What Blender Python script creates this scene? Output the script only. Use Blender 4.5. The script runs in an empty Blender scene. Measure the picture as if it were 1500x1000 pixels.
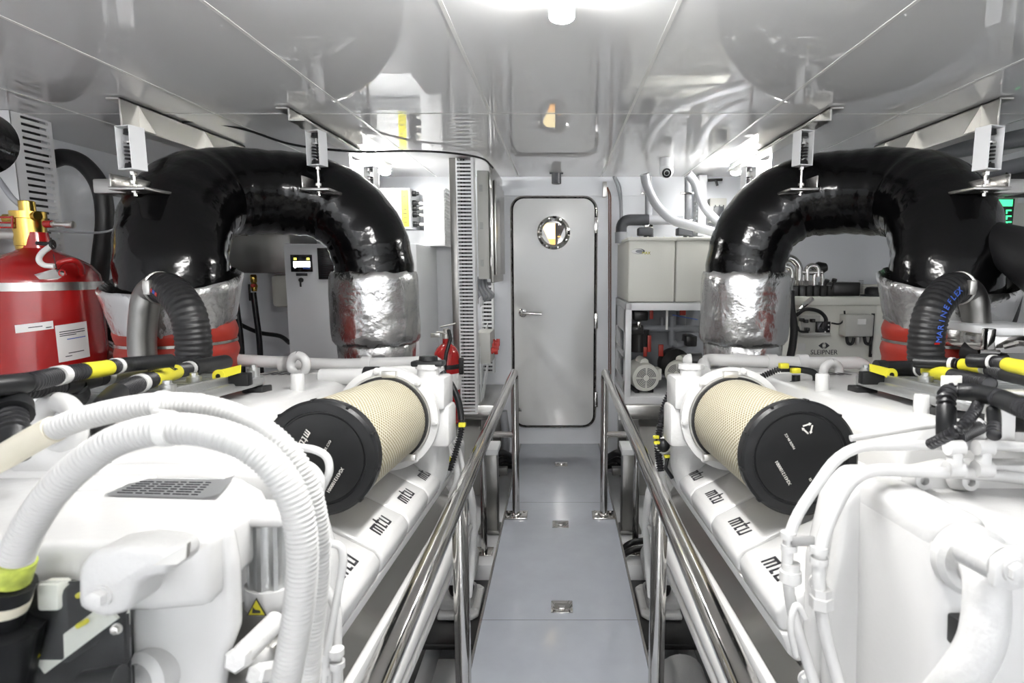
import bpy, bmesh, math, random
from mathutils import Vector, Matrix
random.seed(4)
SC = bpy.context.scene
COL = SC.collection
PI = math.pi
V = Vector
# ------------------------------------------------------------------ survey of the room
F, CX, CY = 830.0, 820.0, 500.0          # focal length and principal point, taken from the photograph
TH = math.atan(106/830.0)                # camera pitch below the horizon
EYE = V((0, 0, 1.40))
TE = math.atan(34/830.0)                 # pitch relative to the engines' inclined shafts
A = TH - TE                              # shaft inclination
def _ray(px, py, t):
    u, v = (px-CX)/F, (CY-py)/F
    return V((u, math.cos(t)+v*math.sin(t), -math.sin(t)+v*math.cos(t)))
def at(px, py, Y):                       # world point at a given distance along the room
    d = _ray(px, py, TH); return EYE + d*(Y/d.y)
def onz(px, py, Z):
    d = _ray(px, py, TH); return EYE + d*((Z-EYE.z)/d.z)
def ea(px, py, Y):                       # the same in the inclined engine frame
    d = _ray(px, py, TE); return d*(Y/d.y)
def ez(px, py, Z):
    d = _ray(px, py, TE); return d*(Z/d.z)
EF = Matrix.Translation(EYE) @ Matrix.Rotation(-A, 4, 'X')
ID = Matrix.Identity(4)

# ------------------------------------------------------------------ materials
def _mat(name):
    m = bpy.data.materials.new(name); m.use_nodes = True
    nt = m.node_tree; b = nt.nodes['Principled BSDF']
    return m, nt, b
def mat(name, col, rough=.4, metal=0., coat=0., bump=0., bscale=40., var=0., vscale=6., spec=None, ior=None, det=2., bdist=.01):
    m, nt, b = _mat(name)
    b.inputs['Base Color'].default_value = (*col, 1)
    b.inputs['Roughness'].default_value = rough
    b.inputs['Metallic'].default_value = metal
    b.inputs['Coat Weight'].default_value = coat
    b.inputs['Coat Roughness'].default_value = .04
    if ior: b.inputs['IOR'].default_value = ior
    if spec is not None: b.inputs['Specular IOR Level'].default_value = spec
    tc = nt.nodes.new('ShaderNodeTexCoord')
    if var:
        n = nt.nodes.new('ShaderNodeTexNoise'); n.inputs['Scale'].default_value = vscale; n.inputs['Detail'].default_value = 4
        nt.links.new(tc.outputs['Object'], n.inputs['Vector'])
        r = nt.nodes.new('ShaderNodeValToRGB')
        r.color_ramp.elements[0].position = .3; r.color_ramp.elements[1].position = .7
        r.color_ramp.elements[0].color = (*[c*(1-var) for c in col], 1)
        r.color_ramp.elements[1].color = (*[min(1, c*(1+var*.5)) for c in col], 1)
        nt.links.new(n.outputs['Fac'], r.inputs['Fac']); nt.links.new(r.outputs['Color'], b.inputs['Base Color'])
    if bump:
        n = nt.nodes.new('ShaderNodeTexNoise'); n.inputs['Scale'].default_value = bscale; n.inputs['Detail'].default_value = det
        nt.links.new(tc.outputs['Object'], n.inputs['Vector'])
        bp = nt.nodes.new('ShaderNodeBump'); bp.inputs['Strength'].default_value = bump; bp.inputs['Distance'].default_value = bdist
        nt.links.new(n.outputs['Fac'], bp.inputs['Height']); nt.links.new(bp.outputs['Normal'], b.inputs['Normal'])
        if coat: nt.links.new(bp.outputs['Normal'], b.inputs['Coat Normal'])
    return m
def emis(name, col, s):
    m, nt, b = _mat(name)
    b.inputs['Base Color'].default_value = (*col, 1)
    b.inputs['Emission Color'].default_value = (*col, 1); b.inputs['Emission Strength'].default_value = s
    return m
M = {}
M['white'] = mat('engine_white', (.60, .60, .595), .24, coat=.25, bump=.03, bscale=90)
M['castwhite'] = mat('cast_white', (.60, .60, .595), .33, coat=.12, bump=.10, bscale=130)
M['panelwhite'] = mat('panel_white', (.78, .79, .80), .32)
M['wall'] = mat('wall_grey_blue', (.83, .85, .885), .26, coat=.2, bump=.01, bscale=3)
M['ceiling'] = mat('ceiling_gloss', (.88, .885, .89), .012, ior=1.85)
M['deck'] = mat('deck_gloss', (.36, .38, .42), .13, coat=.5, bump=.03, bscale=5, var=.05, vscale=9)
M['bilge'] = mat('bilge_grey', (.045, .045, .045), .5, var=.3, vscale=5)
M['door'] = mat('door_grey', (.64, .645, .635), .14, coat=.5, bump=.006, bscale=2.5)
M['chrome'] = mat('polished_steel', (.60, .585, .56), .07, 1.)
M['wavychrome'] = mat('wavy_steel', (.52, .50, .48), .08, 1., bump=.9, bscale=20, bdist=.02)
M['steel'] = mat('brushed_steel', (.50, .49, .47), .27, 1., bump=.02, bscale=60)
M['darksteel'] = mat('dull_steel', (.27, .265, .255), .36, 1., bump=.03, bscale=30)
M['galv'] = mat('galvanised', (.62, .61, .58), .33, .9, bump=.03, bscale=50)
M['alu'] = mat('cast_aluminium', (.45, .46, .46), .38, .85, bump=.12, bscale=160)
M['foil'] = mat('foil_lagging', (.66, .66, .655), .26, 1., bump=.5, bscale=11, det=5, bdist=.03)
M['lagging'] = mat('black_lagging', (.0022, .0022, .0025), .15, spec=.28, coat=.12, bump=.42, bscale=11, det=3)
M['rubber'] = mat('black_rubber', (.010, .010, .011), .42)
M['hose'] = mat('black_conduit', (.010, .010, .012), .33)
M['plastic'] = mat('black_plastic', (.008, .0085, .0095), .38, spec=.35)
M['conduit'] = mat('white_conduit', (.58, .58, .57), .45)
M['beige'] = mat('beige_sleeve', (.70, .66, .54), .5)
M['lime'] = mat('lime_sleeve', (.50, .58, .10), .45, var=.5, vscale=60)
M['yellow'] = mat('yellow_label', (.60, .55, .03), .5)
M['label'] = mat('paper_label', (.80, .80, .78), .55)
M['silverlabel'] = mat('silver_label', (.46, .47, .48), .4, .3)
M['ink'] = mat('dark_ink', (.02, .02, .025), .5)
M['whiteink'] = mat('white_ink', (.72, .70, .66), .5)
M['blueink'] = mat('blue_ink', (.05, .12, .50), .5)
M['red'] = mat('red_paint', (.36, .010, .010), .20, coat=.4)
M['orange'] = mat('orange_silicone', (.34, .022, .010), .45)
M['brass'] = mat('brass', (.62, .42, .10), .26, 1.)
M['cream'] = mat('tank_cream', (.72, .72, .66), .42, bump=.02, bscale=4)
M['cabgrey'] = mat('cabinet_grey', (.70, .715, .735), .38)
M['boxgrey'] = mat('beige_grey_box', (.50, .50, .47), .42)
M['greypipe'] = mat('grey_hose', (.33, .34, .36), .35)
M['darkpipe'] = mat('dark_grey_pvc', (.045, .048, .055), .4)
M['midpvc'] = mat('grey_pvc', (.22, .23, .25), .42)
M['copper'] = mat('copper_line', (.14, .055, .03), .4, .4)
M['seam'] = mat('seam_strip', (.88, .88, .86), .3)
M['groove'] = mat('dark_groove', (.12, .12, .13), .6)
M['blackmetal'] = mat('black_valve', (.022, .022, .022), .3, .3)
M['redplastic'] = mat('red_plastic', (.55, .04, .03), .4)
M['glassblk'] = mat('screen_black', (.01, .01, .012), .15)
M['lamp'] = emis('lamp_diffuser', (1., .985, .96), 48.)
M['lampf'] = emis('lamp_diffuser_far', (1., .985, .96), 52.)
M['lamp_fill'] = emis('lamp_diffuser_fill', (1., .985, .96), 178.)  # strong diffuser of the fill lamps added behind the camera
M['screenw'] = emis('screen_white', (.9, .95, 1.), 1.6)
M['screeny'] = emis('screen_yellow', (.9, .8, .1), 1.0)
M['green'] = emis('green_light', (.05, .9, .25), .9)
M['corridor'] = emis('lit_corridor', (1., .50, .12), .75)
M['corridorw'] = emis('lit_corridor_pale', (1., .80, .42), .85)
M['teak'] = mat('dark_corridor', (.06, .025, .015), .4)
def glass():
    m, nt, b = _mat('clear_acrylic')
    b.inputs['Base Color'].default_value = (.95, .97, .97, 1)
    b.inputs['Transmission Weight'].default_value = 1.; b.inputs['Roughness'].default_value = .02; b.inputs['IOR'].default_value = 1.2
    return m
M['glass'] = glass()
def filt():                                # pleated paper behind an expanded wire mesh
    m, nt, b = _mat('filter_mesh')
    tc = nt.nodes.new('ShaderNodeTexCoord')
    mp = nt.nodes.new('ShaderNodeMapping'); mp.inputs['Scale'].default_value = (1, 1, 1)
    nt.links.new(tc.outputs['UV'], mp.inputs['Vector'])
    waves = []
    for ang in (.62, -.62):
        q = nt.nodes.new('ShaderNodeMapping'); q.inputs['Rotation'].default_value = (0, 0, ang)
        nt.links.new(mp.outputs['Vector'], q.inputs['Vector'])
        w = nt.nodes.new('ShaderNodeTexWave'); w.inputs['Scale'].default_value = 34.; w.wave_profile = 'SIN'
        nt.links.new(q.outputs['Vector'], w.inputs['Vector']); waves.append(w)
    mx = nt.nodes.new('ShaderNodeMath'); mx.operation = 'MAXIMUM'
    nt.links.new(waves[0].outputs['Fac'], mx.inputs[0]); nt.links.new(waves[1].outputs['Fac'], mx.inputs[1])
    r = nt.nodes.new('ShaderNodeValToRGB')
    r.color_ramp.elements[0].position = .80; r.color_ramp.elements[0].color = (.37, .32, .17, 1)
    r.color_ramp.elements[1].position = .93; r.color_ramp.elements[1].color = (.60, .58, .50, 1)
    e = r.color_ramp.elements.new(.45); e.color = (.22, .18, .09, 1)
    nt.links.new(mx.outputs[0], r.inputs['Fac']); nt.links.new(r.outputs['Color'], b.inputs['Base Color'])
    bp = nt.nodes.new('ShaderNodeBump'); bp.inputs['Strength'].default_value = .6; bp.inputs['Distance'].default_value = .004
    nt.links.new(mx.outputs[0], bp.inputs['Height']); nt.links.new(bp.outputs['Normal'], b.inputs['Normal'])
    b.inputs['Roughness'].default_value = .5
    return m
M['filter'] = filt()

# ------------------------------------------------------------------ mesh builder
def catmull(pts, n=6):
    pts = [V(p) for p in pts]
    if len(pts) < 3: return pts
    out = []
    P = [pts[0]*2-pts[1]] + pts + [pts[-1]*2-pts[-2]]
    for i in range(1, len(P)-2):
        p0, p1, p2, p3 = P[i-1], P[i], P[i+1], P[i+2]
        for k in range(n):
            t = k/n
            out.append(.5*((2*p1)+(p2-p0)*t+(2*p0-5*p1+4*p2-p3)*t*t+(3*p1-p0-3*p2+p3)*t**3))
    out.append(pts[-1]); return out
def fillet(pts, r, n=6):
    pts = [V(p) for p in pts]; out = [pts[0]]
    for i in range(1, len(pts)-1):
        a, b, c = pts[i-1], pts[i], pts[i+1]
        u, w = (a-b), (c-b); k = min(r, u.length*.48, w.length*.48)
        p, q = b+u.normalized()*k, b+w.normalized()*k
        for j in range(n+1):
            t = j/n; out.append(p*(1-t)**2 + b*2*t*(1-t) + q*t*t)
    out.append(pts[-1]); return out
def resample(pts, step):
    out = [pts[0]]; acc = 0.
    for a, b in zip(pts, pts[1:]):
        L = (b-a).length
        if L < 1e-9: continue
        d = step-acc
        while d <= L:
            out.append(a.lerp(b, d/L)); d += step
        acc = L-(d-step)
    return out
class MB:
    def __init__(s, M_=ID):
        s.bm = bmesh.new(); s.M = M_; s.mats = []; s.cur = 0
        s.uv = s.bm.loops.layers.uv.new('UVMap')
    def mat(s, name):
        m = M[name]
        if m not in s.mats: s.mats.append(m)
        s.cur = s.mats.index(m); return s
    def _in(s, tmp):
        for f in tmp.faces: f.material_index = s.cur
        bmesh.ops.transform(tmp, matrix=s.M, verts=tmp.verts)
        if s.M.determinant() < 0: bmesh.ops.reverse_faces(tmp, faces=tmp.faces)
        me = bpy.data.meshes.new('t'); tmp.to_mesh(me); tmp.free(); s.bm.from_mesh(me); bpy.data.meshes.remove(me); return s
    def box(s, a, b, bev=0., seg=2, R=None):
        a, b = V(a), V(b); t = bmesh.new()
        bmesh.ops.create_cube(t, size=1)
        sz = V((abs(b.x-a.x), abs(b.y-a.y), abs(b.z-a.z)))
        bmesh.ops.scale(t, vec=sz, verts=t.verts)
        if bev > 0:
            bmesh.ops.bevel(t, geom=t.edges[:], offset=min(bev, min(sz)*.45), segments=seg, affect='EDGES', profile=.5)
        if R is not None: bmesh.ops.rotate(t, cent=(0, 0, 0), matrix=R, verts=t.verts)
        bmesh.ops.translate(t, vec=(a+b)/2, verts=t.verts)
        return s._in(t)
    def tube(s, pts, r, seg=14, caps=True, uvs=False):
        pts = [V(p) for p in pts]
        P = [pts[0]]
        for p in pts[1:]:
            if (p-P[-1]).length > 1e-6: P.append(p)
        pts = P; n = len(pts)
        rr = r if isinstance(r, (list, tuple)) else [r]*n
        t = bmesh.new(); tan = []
        for i in range(n):
            d = (pts[min(i+1, n-1)]-pts[max(i-1, 0)]); tan.append(d.normalized())
        up = V((0, 0, 1)) if abs(tan[0].z) < .9 else V((0, 1, 0))
        nrm = (up - tan[0]*up.dot(tan[0])).normalized(); rings = []
        for i in range(n):
            nrm = (nrm - tan[i]*nrm.dot(tan[i])).normalized(); bi = tan[i].cross(nrm)
            rings.append([t.verts.new(pts[i]+(nrm*math.cos(2*PI*k/seg)+bi*math.sin(2*PI*k/seg))*rr[i]) for k in range(seg)])
        lay = t.loops.layers.uv.new('UVMap'); acc = [0.]
        for i in range(1, n): acc.append(acc[-1]+(pts[i]-pts[i-1]).length)
        for i in range(n-1):
            for k in range(seg):
                k2 = (k+1) % seg
                f = t.faces.new((rings[i][k], rings[i][k2], rings[i+1][k2], rings[i+1][k]))
                if uvs:
                    R0 = 2*PI*rr[0]
                    for lp, (kk, ii) in zip(f.loops, ((k, i), (k+1, i), (k+1, i+1), (k, i+1))):
                        lp[lay].uv = (kk/seg*R0*uvs, acc[ii]*uvs)
        if caps:
            t.faces.new(rings[0][::-1]); t.faces.new(rings[-1])
        return s._in(t)
    def rod(s, a, b, r, r2=None, seg=16): return s.tube([a, b], [r, r if r2 is None else r2], seg)
    def ribbed(s, pts, r, pitch=.006, amp=.0018, seg=14):
        P = resample([V(p) for p in pts], pitch/4)
        cyc = [r, r, r-amp, r-amp]
        return s.tube(P, [cyc[i % 4] for i in range(len(P))], seg)
    def lathe(s, prof, o, ax, seg=32):
        o = V(o); ax = V(ax).normalized()
        return s.tube2([(o+ax*h, r) for r, h in prof], ax, seg)
    def tube2(s, items, ax, seg):
        t = bmesh.new()
        up = V((0, 0, 1)) if abs(ax.z) < .9 else V((0, 1, 0))
        nrm = (up-ax*up.dot(ax)).normalized(); bi = ax.cross(nrm); rings = []
        for p, r in items:
            rings.append([t.verts.new(p+(nrm*math.cos(2*PI*k/seg)+bi*math.sin(2*PI*k/seg))*max(r, 1e-4)) for k in range(seg)])
        for i in range(len(rings)-1):
            for k in range(seg):
                k2 = (k+1) % seg
                t.faces.new((rings[i][k], rings[i][k2], rings[i+1][k2], rings[i+1][k]))
        t.faces.new(rings[0][::-1]); t.faces.new(rings[-1])
        bmesh.ops.recalc_face_normals(t, faces=t.faces)
        return s._in(t)
    def prism(s, poly, o, ux, uy, depth, bev=0., seg=2):
        """2-D polygon in the plane (ux, uy) through o, extruded by the vector depth"""
        o, ux, uy, depth = V(o), V(ux), V(uy), V(depth); t = bmesh.new()
        lo = [t.verts.new(o+ux*x+uy*y) for x, y in poly]; hi = [t.verts.new(o+ux*x+uy*y+depth) for x, y in poly]
        n = len(poly); t.faces.new(lo[::-1]); t.faces.new(hi)
        for i in range(n): t.faces.new((lo[i], lo[(i+1) % n], hi[(i+1) % n], hi[i]))
        bmesh.ops.recalc_face_normals(t, faces=t.faces)
        if bev > 0: bmesh.ops.bevel(t, geom=t.edges[:], offset=bev, segments=seg, affect='EDGES', profile=.5)
        return s._in(t)
    def ball(s, c, r, sc=(1, 1, 1), seg=20):
        t = bmesh.new(); bmesh.ops.create_uvsphere(t, u_segments=seg, v_segments=seg//2, radius=r)
        bmesh.ops.scale(t, vec=sc, verts=t.verts); bmesh.ops.translate(t, vec=c, verts=t.verts); return s._in(t)
    def torus(s, c, ax, R, r, seg=36, rs=10, arc=1.):
        ax = V(ax).normalized(); up = V((0, 0, 1)) if abs(ax.z) < .9 else V((0, 1, 0))
        a = (up-ax*up.dot(ax)).normalized(); b = ax.cross(a); c = V(c)
        n = int(seg*arc)
        pts = [c+(a*math.cos(2*PI*arc*k/n)+b*math.sin(2*PI*arc*k/n))*R for k in range(n+1)]
        return s.tube(pts, r, rs, caps=arc < 1)
    def hexbolt(s, o, ax, r, h):
        s.lathe([(r*1.25, 0), (r*1.25, h*.25)], o, ax, 16)
        return s.lathe([(r, h*.25), (r, h*.92), (r*.8, h)], o, ax, 6)
    def text(s, body, o, ux, uy, size, ext=.0006, align='CENTER'):
        cu = bpy.data.curves.new('txt', 'FONT'); cu.body = body; cu.size = size; cu.extrude = ext
        cu.align_x = align; cu.align_y = 'CENTER'; cu.resolution_u = 3
        ob = bpy.data.objects.new('txt', cu); COL.objects.link(ob)
        dg = bpy.context.evaluated_depsgraph_get(); me = bpy.data.meshes.new_from_object(ob.evaluated_get(dg))
        bpy.data.objects.remove(ob); bpy.data.curves.remove(cu)
        t = bmesh.new(); t.from_mesh(me); bpy.data.meshes.remove(me)
        ux, uy = V(ux).normalized(), V(uy).normalized(); uz = ux.cross(uy)
        mt = Matrix((ux, uy, uz)).transposed().to_4x4(); mt.translation = V(o)
        bmesh.ops.transform(t, matrix=mt, verts=t.verts)
        return s._in(t)
    def mtu(s, o, ux, uy, h, ext=.0008):
        """the engine maker's mark: three slanted monoline letters, h high"""
        ux, uy = V(ux).normalized(), V(uy).normalized(); n = ux.cross(uy); w = .17
        bars = [(0, 0, w, .95), (0, .8, 1.05, 1), (.44, 0, .44+w, .95), (.88, 0, .88+w, .95),
                (1.42, .05, 1.42+w, 1.3), (1.28, .83, 1.95, 1.), (1.42, 0, 1.85, w),
                (2.12, .05, 2.12+w, 1.), (2.12, 0, 2.85, w), (2.68, 0, 2.68+w, 1.)]
        for x0, y0, x1, y1 in bars:
            q = [((x-1.42+y*.22)*h, (y-.5)*h) for x, y in ((x0, y0), (x1, y0), (x1, y1), (x0, y1))]
            s.prism(q, o, ux, uy, n*ext)
        return s
    def build(s, name, m=None, parent=None, ang=38, mod=None):
        if not s.mats: s.mats.append(M[m or 'white'])
        me = bpy.data.meshes.new(name); 
        o = bpy.data.objects.new(name, me); COL.objects.link(o)
        off = V((0, 0, 0))
        if parent is not None:
            o.parent = parent; off = ORG[parent.name]
        else:
            co = [v.co for v in s.bm.verts]
            mn = V([min(c[i] for c in co) for i in range(3)]); mx = V([max(c[i] for c in co) for i in range(3)])
            off = V(((mn.x+mx.x)/2, (mn.y+mx.y)/2, mn.z)); o.location = off
        ORG[o.name] = off
        bmesh.ops.translate(s.bm, vec=-off, verts=s.bm.verts)
        s.bm.to_mesh(me); s.bm.free()
        for x in s.mats: me.materials.append(x)
        me.polygons.foreach_set('use_smooth', [True]*len(me.polygons)); me.set_sharp_from_angle(angle=math.radians(ang))
        return o
ORG = {}
def one(m, M_=ID):
    b = MB(M_); b.mat(m); return b
def tag(o, label, cat, group=None):
    o['label'] = label; o['category'] = cat
    if group: o['group'] = group
    return o
def thing(name, loc, label, cat, group=None):
    o = bpy.data.objects.new(name, None); COL.objects.link(o); o.location = loc; o.empty_display_size = .1
    ORG[o.name] = V(loc); return tag(o, label, cat, group)
def struct(o): o['kind'] = 'structure'; return o

# ------------------------------------------------------------------ the room
ZC = 2.10; YF = 4.45; XW = 2.75; YB = -6.4
b = one('deck'); b.box((-.315, YB+.02, -.05), (.315, YF-.005, 0), .003, 1)
b.mat('groove')
for y in (1.02, 2.12, 3.28): b.box((-.314, y-.0012, -.001), (.314, y+.0012, .0004))
struct(b.build('floor'))
b = one('bilge'); b.box((-XW, YB, -.75), (XW, YF, -.70)); struct(b.build('floor'))
b = one('steel')
for s in (-1, 1): b.box((s*.318-.004, YB+.03, -.06), (s*.318+.004, YF-.01, .003))
struct(b.build('trim_1'))
b = one('ceiling'); b.box((-XW, YB, ZC), (XW, YF, ZC+.05)); struct(b.build('ceiling'))
b = one('wall'); b.box((-XW, YF, -.75), (XW, YF+.05, ZC)); struct(b.build('wall_far'))
b = one('wall'); b.box((-XW-.05, YB, -.75), (-XW, YF, ZC)); struct(b.build('wall_left'))
b = one('wall'); b.box((XW, YB, -.75), (XW+.05, YF, ZC)); struct(b.build('wall_right'))
b = one('wall'); b.box((-XW, YB-.05, -.75), (XW, YB, ZC)); struct(b.build('wall_back'))
n = 2
for x in (-2.18, -1.56, -.94, -.315, .315, .94, 1.56, 2.18):
    b = one('seam'); b.box((x-.006, YB, ZC-.0016), (x+.006, YF-.001, ZC-.0002)); struct(b.build('trim_%d' % n)); n += 1
for y in (-3.7, -.5, 2.68):
    b = one('seam'); b.box((-XW+.01, y-.004, ZC-.0026), (XW-.01, y+.004, ZC-.0017)); struct(b.build('trim_%d' % n)); n += 1
b = one('wall')                                     # shallow wall ledge above the door
b.box((-.52, YF-.012, 1.955), (.62, YF-.001, ZC-.004), .002, 1); struct(b.build('trim_%d' % n)); n += 1

# the door: rounded grey leaf in a polished frame, porthole, lever handle, hinges
def rrect(x0, z0, x1, z1, r, k=8):
    out = []
    for cx, cz, a0 in ((x1-r, z1-r, 0), (x0+r, z1-r, 90), (x0+r, z0+r, 180), (x1-r, z0+r, 270)):
        for j in range(k+1):
            a = math.radians(a0+90*j/k); out.append((cx+r*math.cos(a), cz+r*math.sin(a)))
    return out
D0, D1 = at(755, 622, YF-.03), at(871, 291, YF-.03)
dx0, dx1, dz0, dz1 = D0.x, D1.x, D0.z, D1.z
door = bpy.data.objects.new('door_1', None); COL.objects.link(door); door.location = ((dx0+dx1)/2, YF, dz0); ORG['door_1'] = V(door.location); struct(door)
pc = at(811, 341, YF-.045); pr = .098
b = one('door')
hole = [(pc.x+pr*math.cos(2*PI*k/36), pc.z+pr*math.sin(2*PI*k/36)) for k in range(36)]
outer = rrect(dx0, dz0, dx1, dz1, .085, 8)           # 36 points
import itertools
def plate_hole(b, outer, hole, y0, y1):
    t = bmesh.new(); n = len(outer)
    cx = sum(p[0] for p in hole)/n; cz = sum(p[1] for p in hole)/n
    hs = []
    for (x, z) in outer:
        a = math.atan2(z-cz, x-cx); hs.append((cx+pr*math.cos(a), cz+pr*math.sin(a)))
    L = [[t.verts.new((x, y, z)) for x, z in P] for y in (y0, y1) for P in (outer, hs)]
    for i in range(n):
        j = (i+1) % n
        t.faces.new((L[0][i], L[0][j], L[1][j], L[1][i])); t.faces.new((L[2][i], L[3][i], L[3][j], L[2][j]))
        t.faces.new((L[0][i], L[2][i], L[2][j], L[0][j])); t.faces.new((L[1][i], L[1][j], L[3][j], L[3][i]))
    bmesh.ops.recalc_face_normals(t, faces=t.faces); b._in(t)
plate_hole(b, outer, hole, YF-.045, YF-.004)
leaf = b.build('door_leaf', parent=door)
b = one('wavychrome')
o2 = rrect(dx0-.028, dz0-.028, dx1+.028, dz1+.028, .11, 8); i2 = rrect(dx0-.004, dz0-.004, dx1+.004, dz1+.004, .087, 8)
t = bmesh.new(); n_ = len(o2)
L = [[t.verts.new((x, y, z)) for x, z in P] for y, P in ((YF-.001, o2), (YF-.045, [((a*.7+c*.3), (bb*.7+d*.3)) for (a, bb), (c, d) in zip(o2, i2)]), (YF-.05, [((a*.3+c*.7), (bb*.3+d*.7)) for (a, bb), (c, d) in zip(o2, i2)]), (YF-.01, i2))]
for q in range(3):
    for i in range(n_):
        j = (i+1) % n_; t.faces.new((L[q][i], L[q][j], L[q+1][j], L[q+1][i]))
bmesh.ops.recalc_face_normals(t, faces=t.faces); b._in(t); b.build('door_frame', parent=door, ang=80)
b = one('rubber')
g = rrect(dx0-.006, dz0-.006, dx1+.006, dz1+.006, .089, 8)
b.tube([(x, YF-.02, z) for x, z in g]+[(g[0][0], YF-.02, g[0][1])], .005, 6); b.build('door_seal', parent=door)
b = MB(); b.mat('chrome')
t = bmesh.new(); prof = [(.128, 0), (.126, .012), (.108, .024), (.090, .016), (.088, -.02)]
R_ = [[t.verts.new((pc.x+r*math.cos(2*PI*k/40), YF-.045-h, pc.z+r*math.sin(2*PI*k/40))) for k in range(40)] for r, h in prof]
for q in range(4):
    for k in range(40): t.faces.new((R_[q][k], R_[q][(k+1) % 40], R_[q+1][(k+1) % 40], R_[q+1][k]))
bmesh.ops.recalc_face_normals(t, faces=t.faces); b._in(t)
for k in range(8):
    a = 2*PI*k/8+.3; b.lathe([(.006, 0), (.005, .004)], (pc.x+.112*math.cos(a), YF-.067, pc.z+.112*math.sin(a)), (0, -1, 0), 8)
rim = b.build('porthole_rim', parent=door)
b = one('glass'); b.lathe([(.089, 0), (.089, .006)], (pc.x, YF-.034, pc.z), (0, 1, 0), 36); b.build('porthole_glass', parent=door)
b = MB()                                            # lit corridor seen through the porthole
b.mat('corridorw').box((pc.x-.09, YF-.010, pc.z-.045), (pc.x+.012, YF-.006, pc.z+.09))
b.mat('corridor').box((pc.x-.09, YF-.010, pc.z-.09), (pc.x+.012, YF-.006, pc.z-.045))
b.mat('teak').box((pc.x+.012, YF-.011, pc.z-.09), (pc.x+.09, YF-.006, pc.z+.09))
b.mat('corridor').box((pc.x+.03, YF-.012, pc.z-.03), (pc.x+.075, YF-.010, pc.z-.022))
b.build('porthole_view', parent=door)
b = one('chrome'); h = at(766, 458, YF-.05)
b.lathe([(.034, 0), (.034, .010), (.028, .014), (.014, .016), (.012, .05)], (h.x, YF-.045, h.z), (0, -1, 0), 28)
b.tube(fillet([(h.x, YF-.093, h.z), (h.x+.05, YF-.098, h.z), (h.x+.145, YF-.092, h.z-.006)], .02), .011, 12)
b.build('lever_handle', parent=door)
b = one('chrome')
for py in (330, 470, 585):
    q = at(873, py, YF-.06); b.box((q.x-.012, YF-.064, q.z-.06), (q.x+.014, YF-.045, q.z+.06), .003)
b.build('hinge', parent=door)
b = one('steel'); q = at(762, 600, YF-.05); b.box((q.x-.01, YF-.05, q.z-.015), (q.x+.012, YF-.045, q.z+.015), .002); b.build('lock_plate', parent=door)

# flush deck latches
for px, py, lb in ((822, 680, 'flush steel deck latch nearest the grey door'), (821, 768, 'flush steel deck latch between the handrail end posts'), (823, 889, 'flush steel deck latch nearest the camera, in the middle of the walkway')):
    q = onz(px, py, 0); r = thing('deck_latch', (q.x, q.y, 0), lb, 'latch', 'flush latches in the walkway')
    b = one('chrome'); b.box((q.x-.045, q.y-.042, .0005), (q.x+.045, q.y+.042, .004), .002); b.build('cover_plate', parent=r)
    b = one('darksteel'); b.box((q.x-.030, q.y-.022, .004), (q.x+.030, q.y+.022, .0052)); b.build('recess', parent=r)
    b = one('chrome'); b.box((q.x-.016, q.y-.024, .005), (q.x+.016, q.y-.002, .011), .002); b.build('pull_ring', parent=r)

# ------------------------------------------------------------------ ceiling lamps
def lamp(x, y0, y1, lb, w=.032, grp='fluorescent ceiling lamps', hb=.04, m='lamp', shade=0):
    r = thing('ceiling_lamp', (x, (y0+y1)/2, ZC-hb-.03), lb, 'lamp', grp)
    b = one('panelwhite'); b.box((x-w-.018, y0+.015, ZC-.025), (x+w+.018, y1-.015, ZC-.001), .004); b.build('housing', parent=r)
    t = MB(); t.mat(m)
    P = [(w, .0)]+[(w*math.cos(a), -hb*.55-hb*.45*math.sin(a)) for a in [PI*k/12 for k in range(13)]]+[(-w, .0)]
    t.prism(P, (x, y0, ZC-.026), (1, 0, 0), (0, 0, 1), (0, y1-y0, 0)); t.build('diffuser', parent=r, ang=60)
    P2 = [(1.06*p, 1.06*q) for p, q in P]
    for y in (y0-.006, y1): c = one('panelwhite'); c.prism(P2, (x, y, ZC-.025), (1, 0, 0), (0, 0, 1), (0, .006, 0)); c.build('end_cap', parent=r)
    if shade:
        c = one('panelwhite'); c.box((x+shade*(w+.012), y0-.01, ZC-.13), (x+shade*(w+.016), y1+.01, ZC-.002)); c.build('added_light_shield', parent=r)  # outboard flange added to keep the lamp's light off the outer bays
lamp(.005, .40, 1.57, 'bright tube lamp on the ceiling over the walkway')
lamp(-1.19, 3.45, 3.98, 'short lit ceiling lamp above the left duct by the yellow striped box', .034, m='lampf', shade=-1)
lamp(1.20, 3.45, 3.98, 'short lit ceiling lamp above the right duct by the security camera', .034, m='lampf', shade=1)
lamp(-1.25, -5.2, -4.0, 'added fill lamp on the ceiling of the unseen near bay, left', m='lamp_fill')  # from here on: unseen lamps added to brighten the door and walls
lamp(1.25, -5.2, -4.0, 'added fill lamp on the ceiling of the unseen near bay, right', m='lamp_fill')
lamp(0, -4.6, -3.4, 'added fill lamp on the ceiling over the unseen walkway behind the camera', m='lamp_fill')
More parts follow.
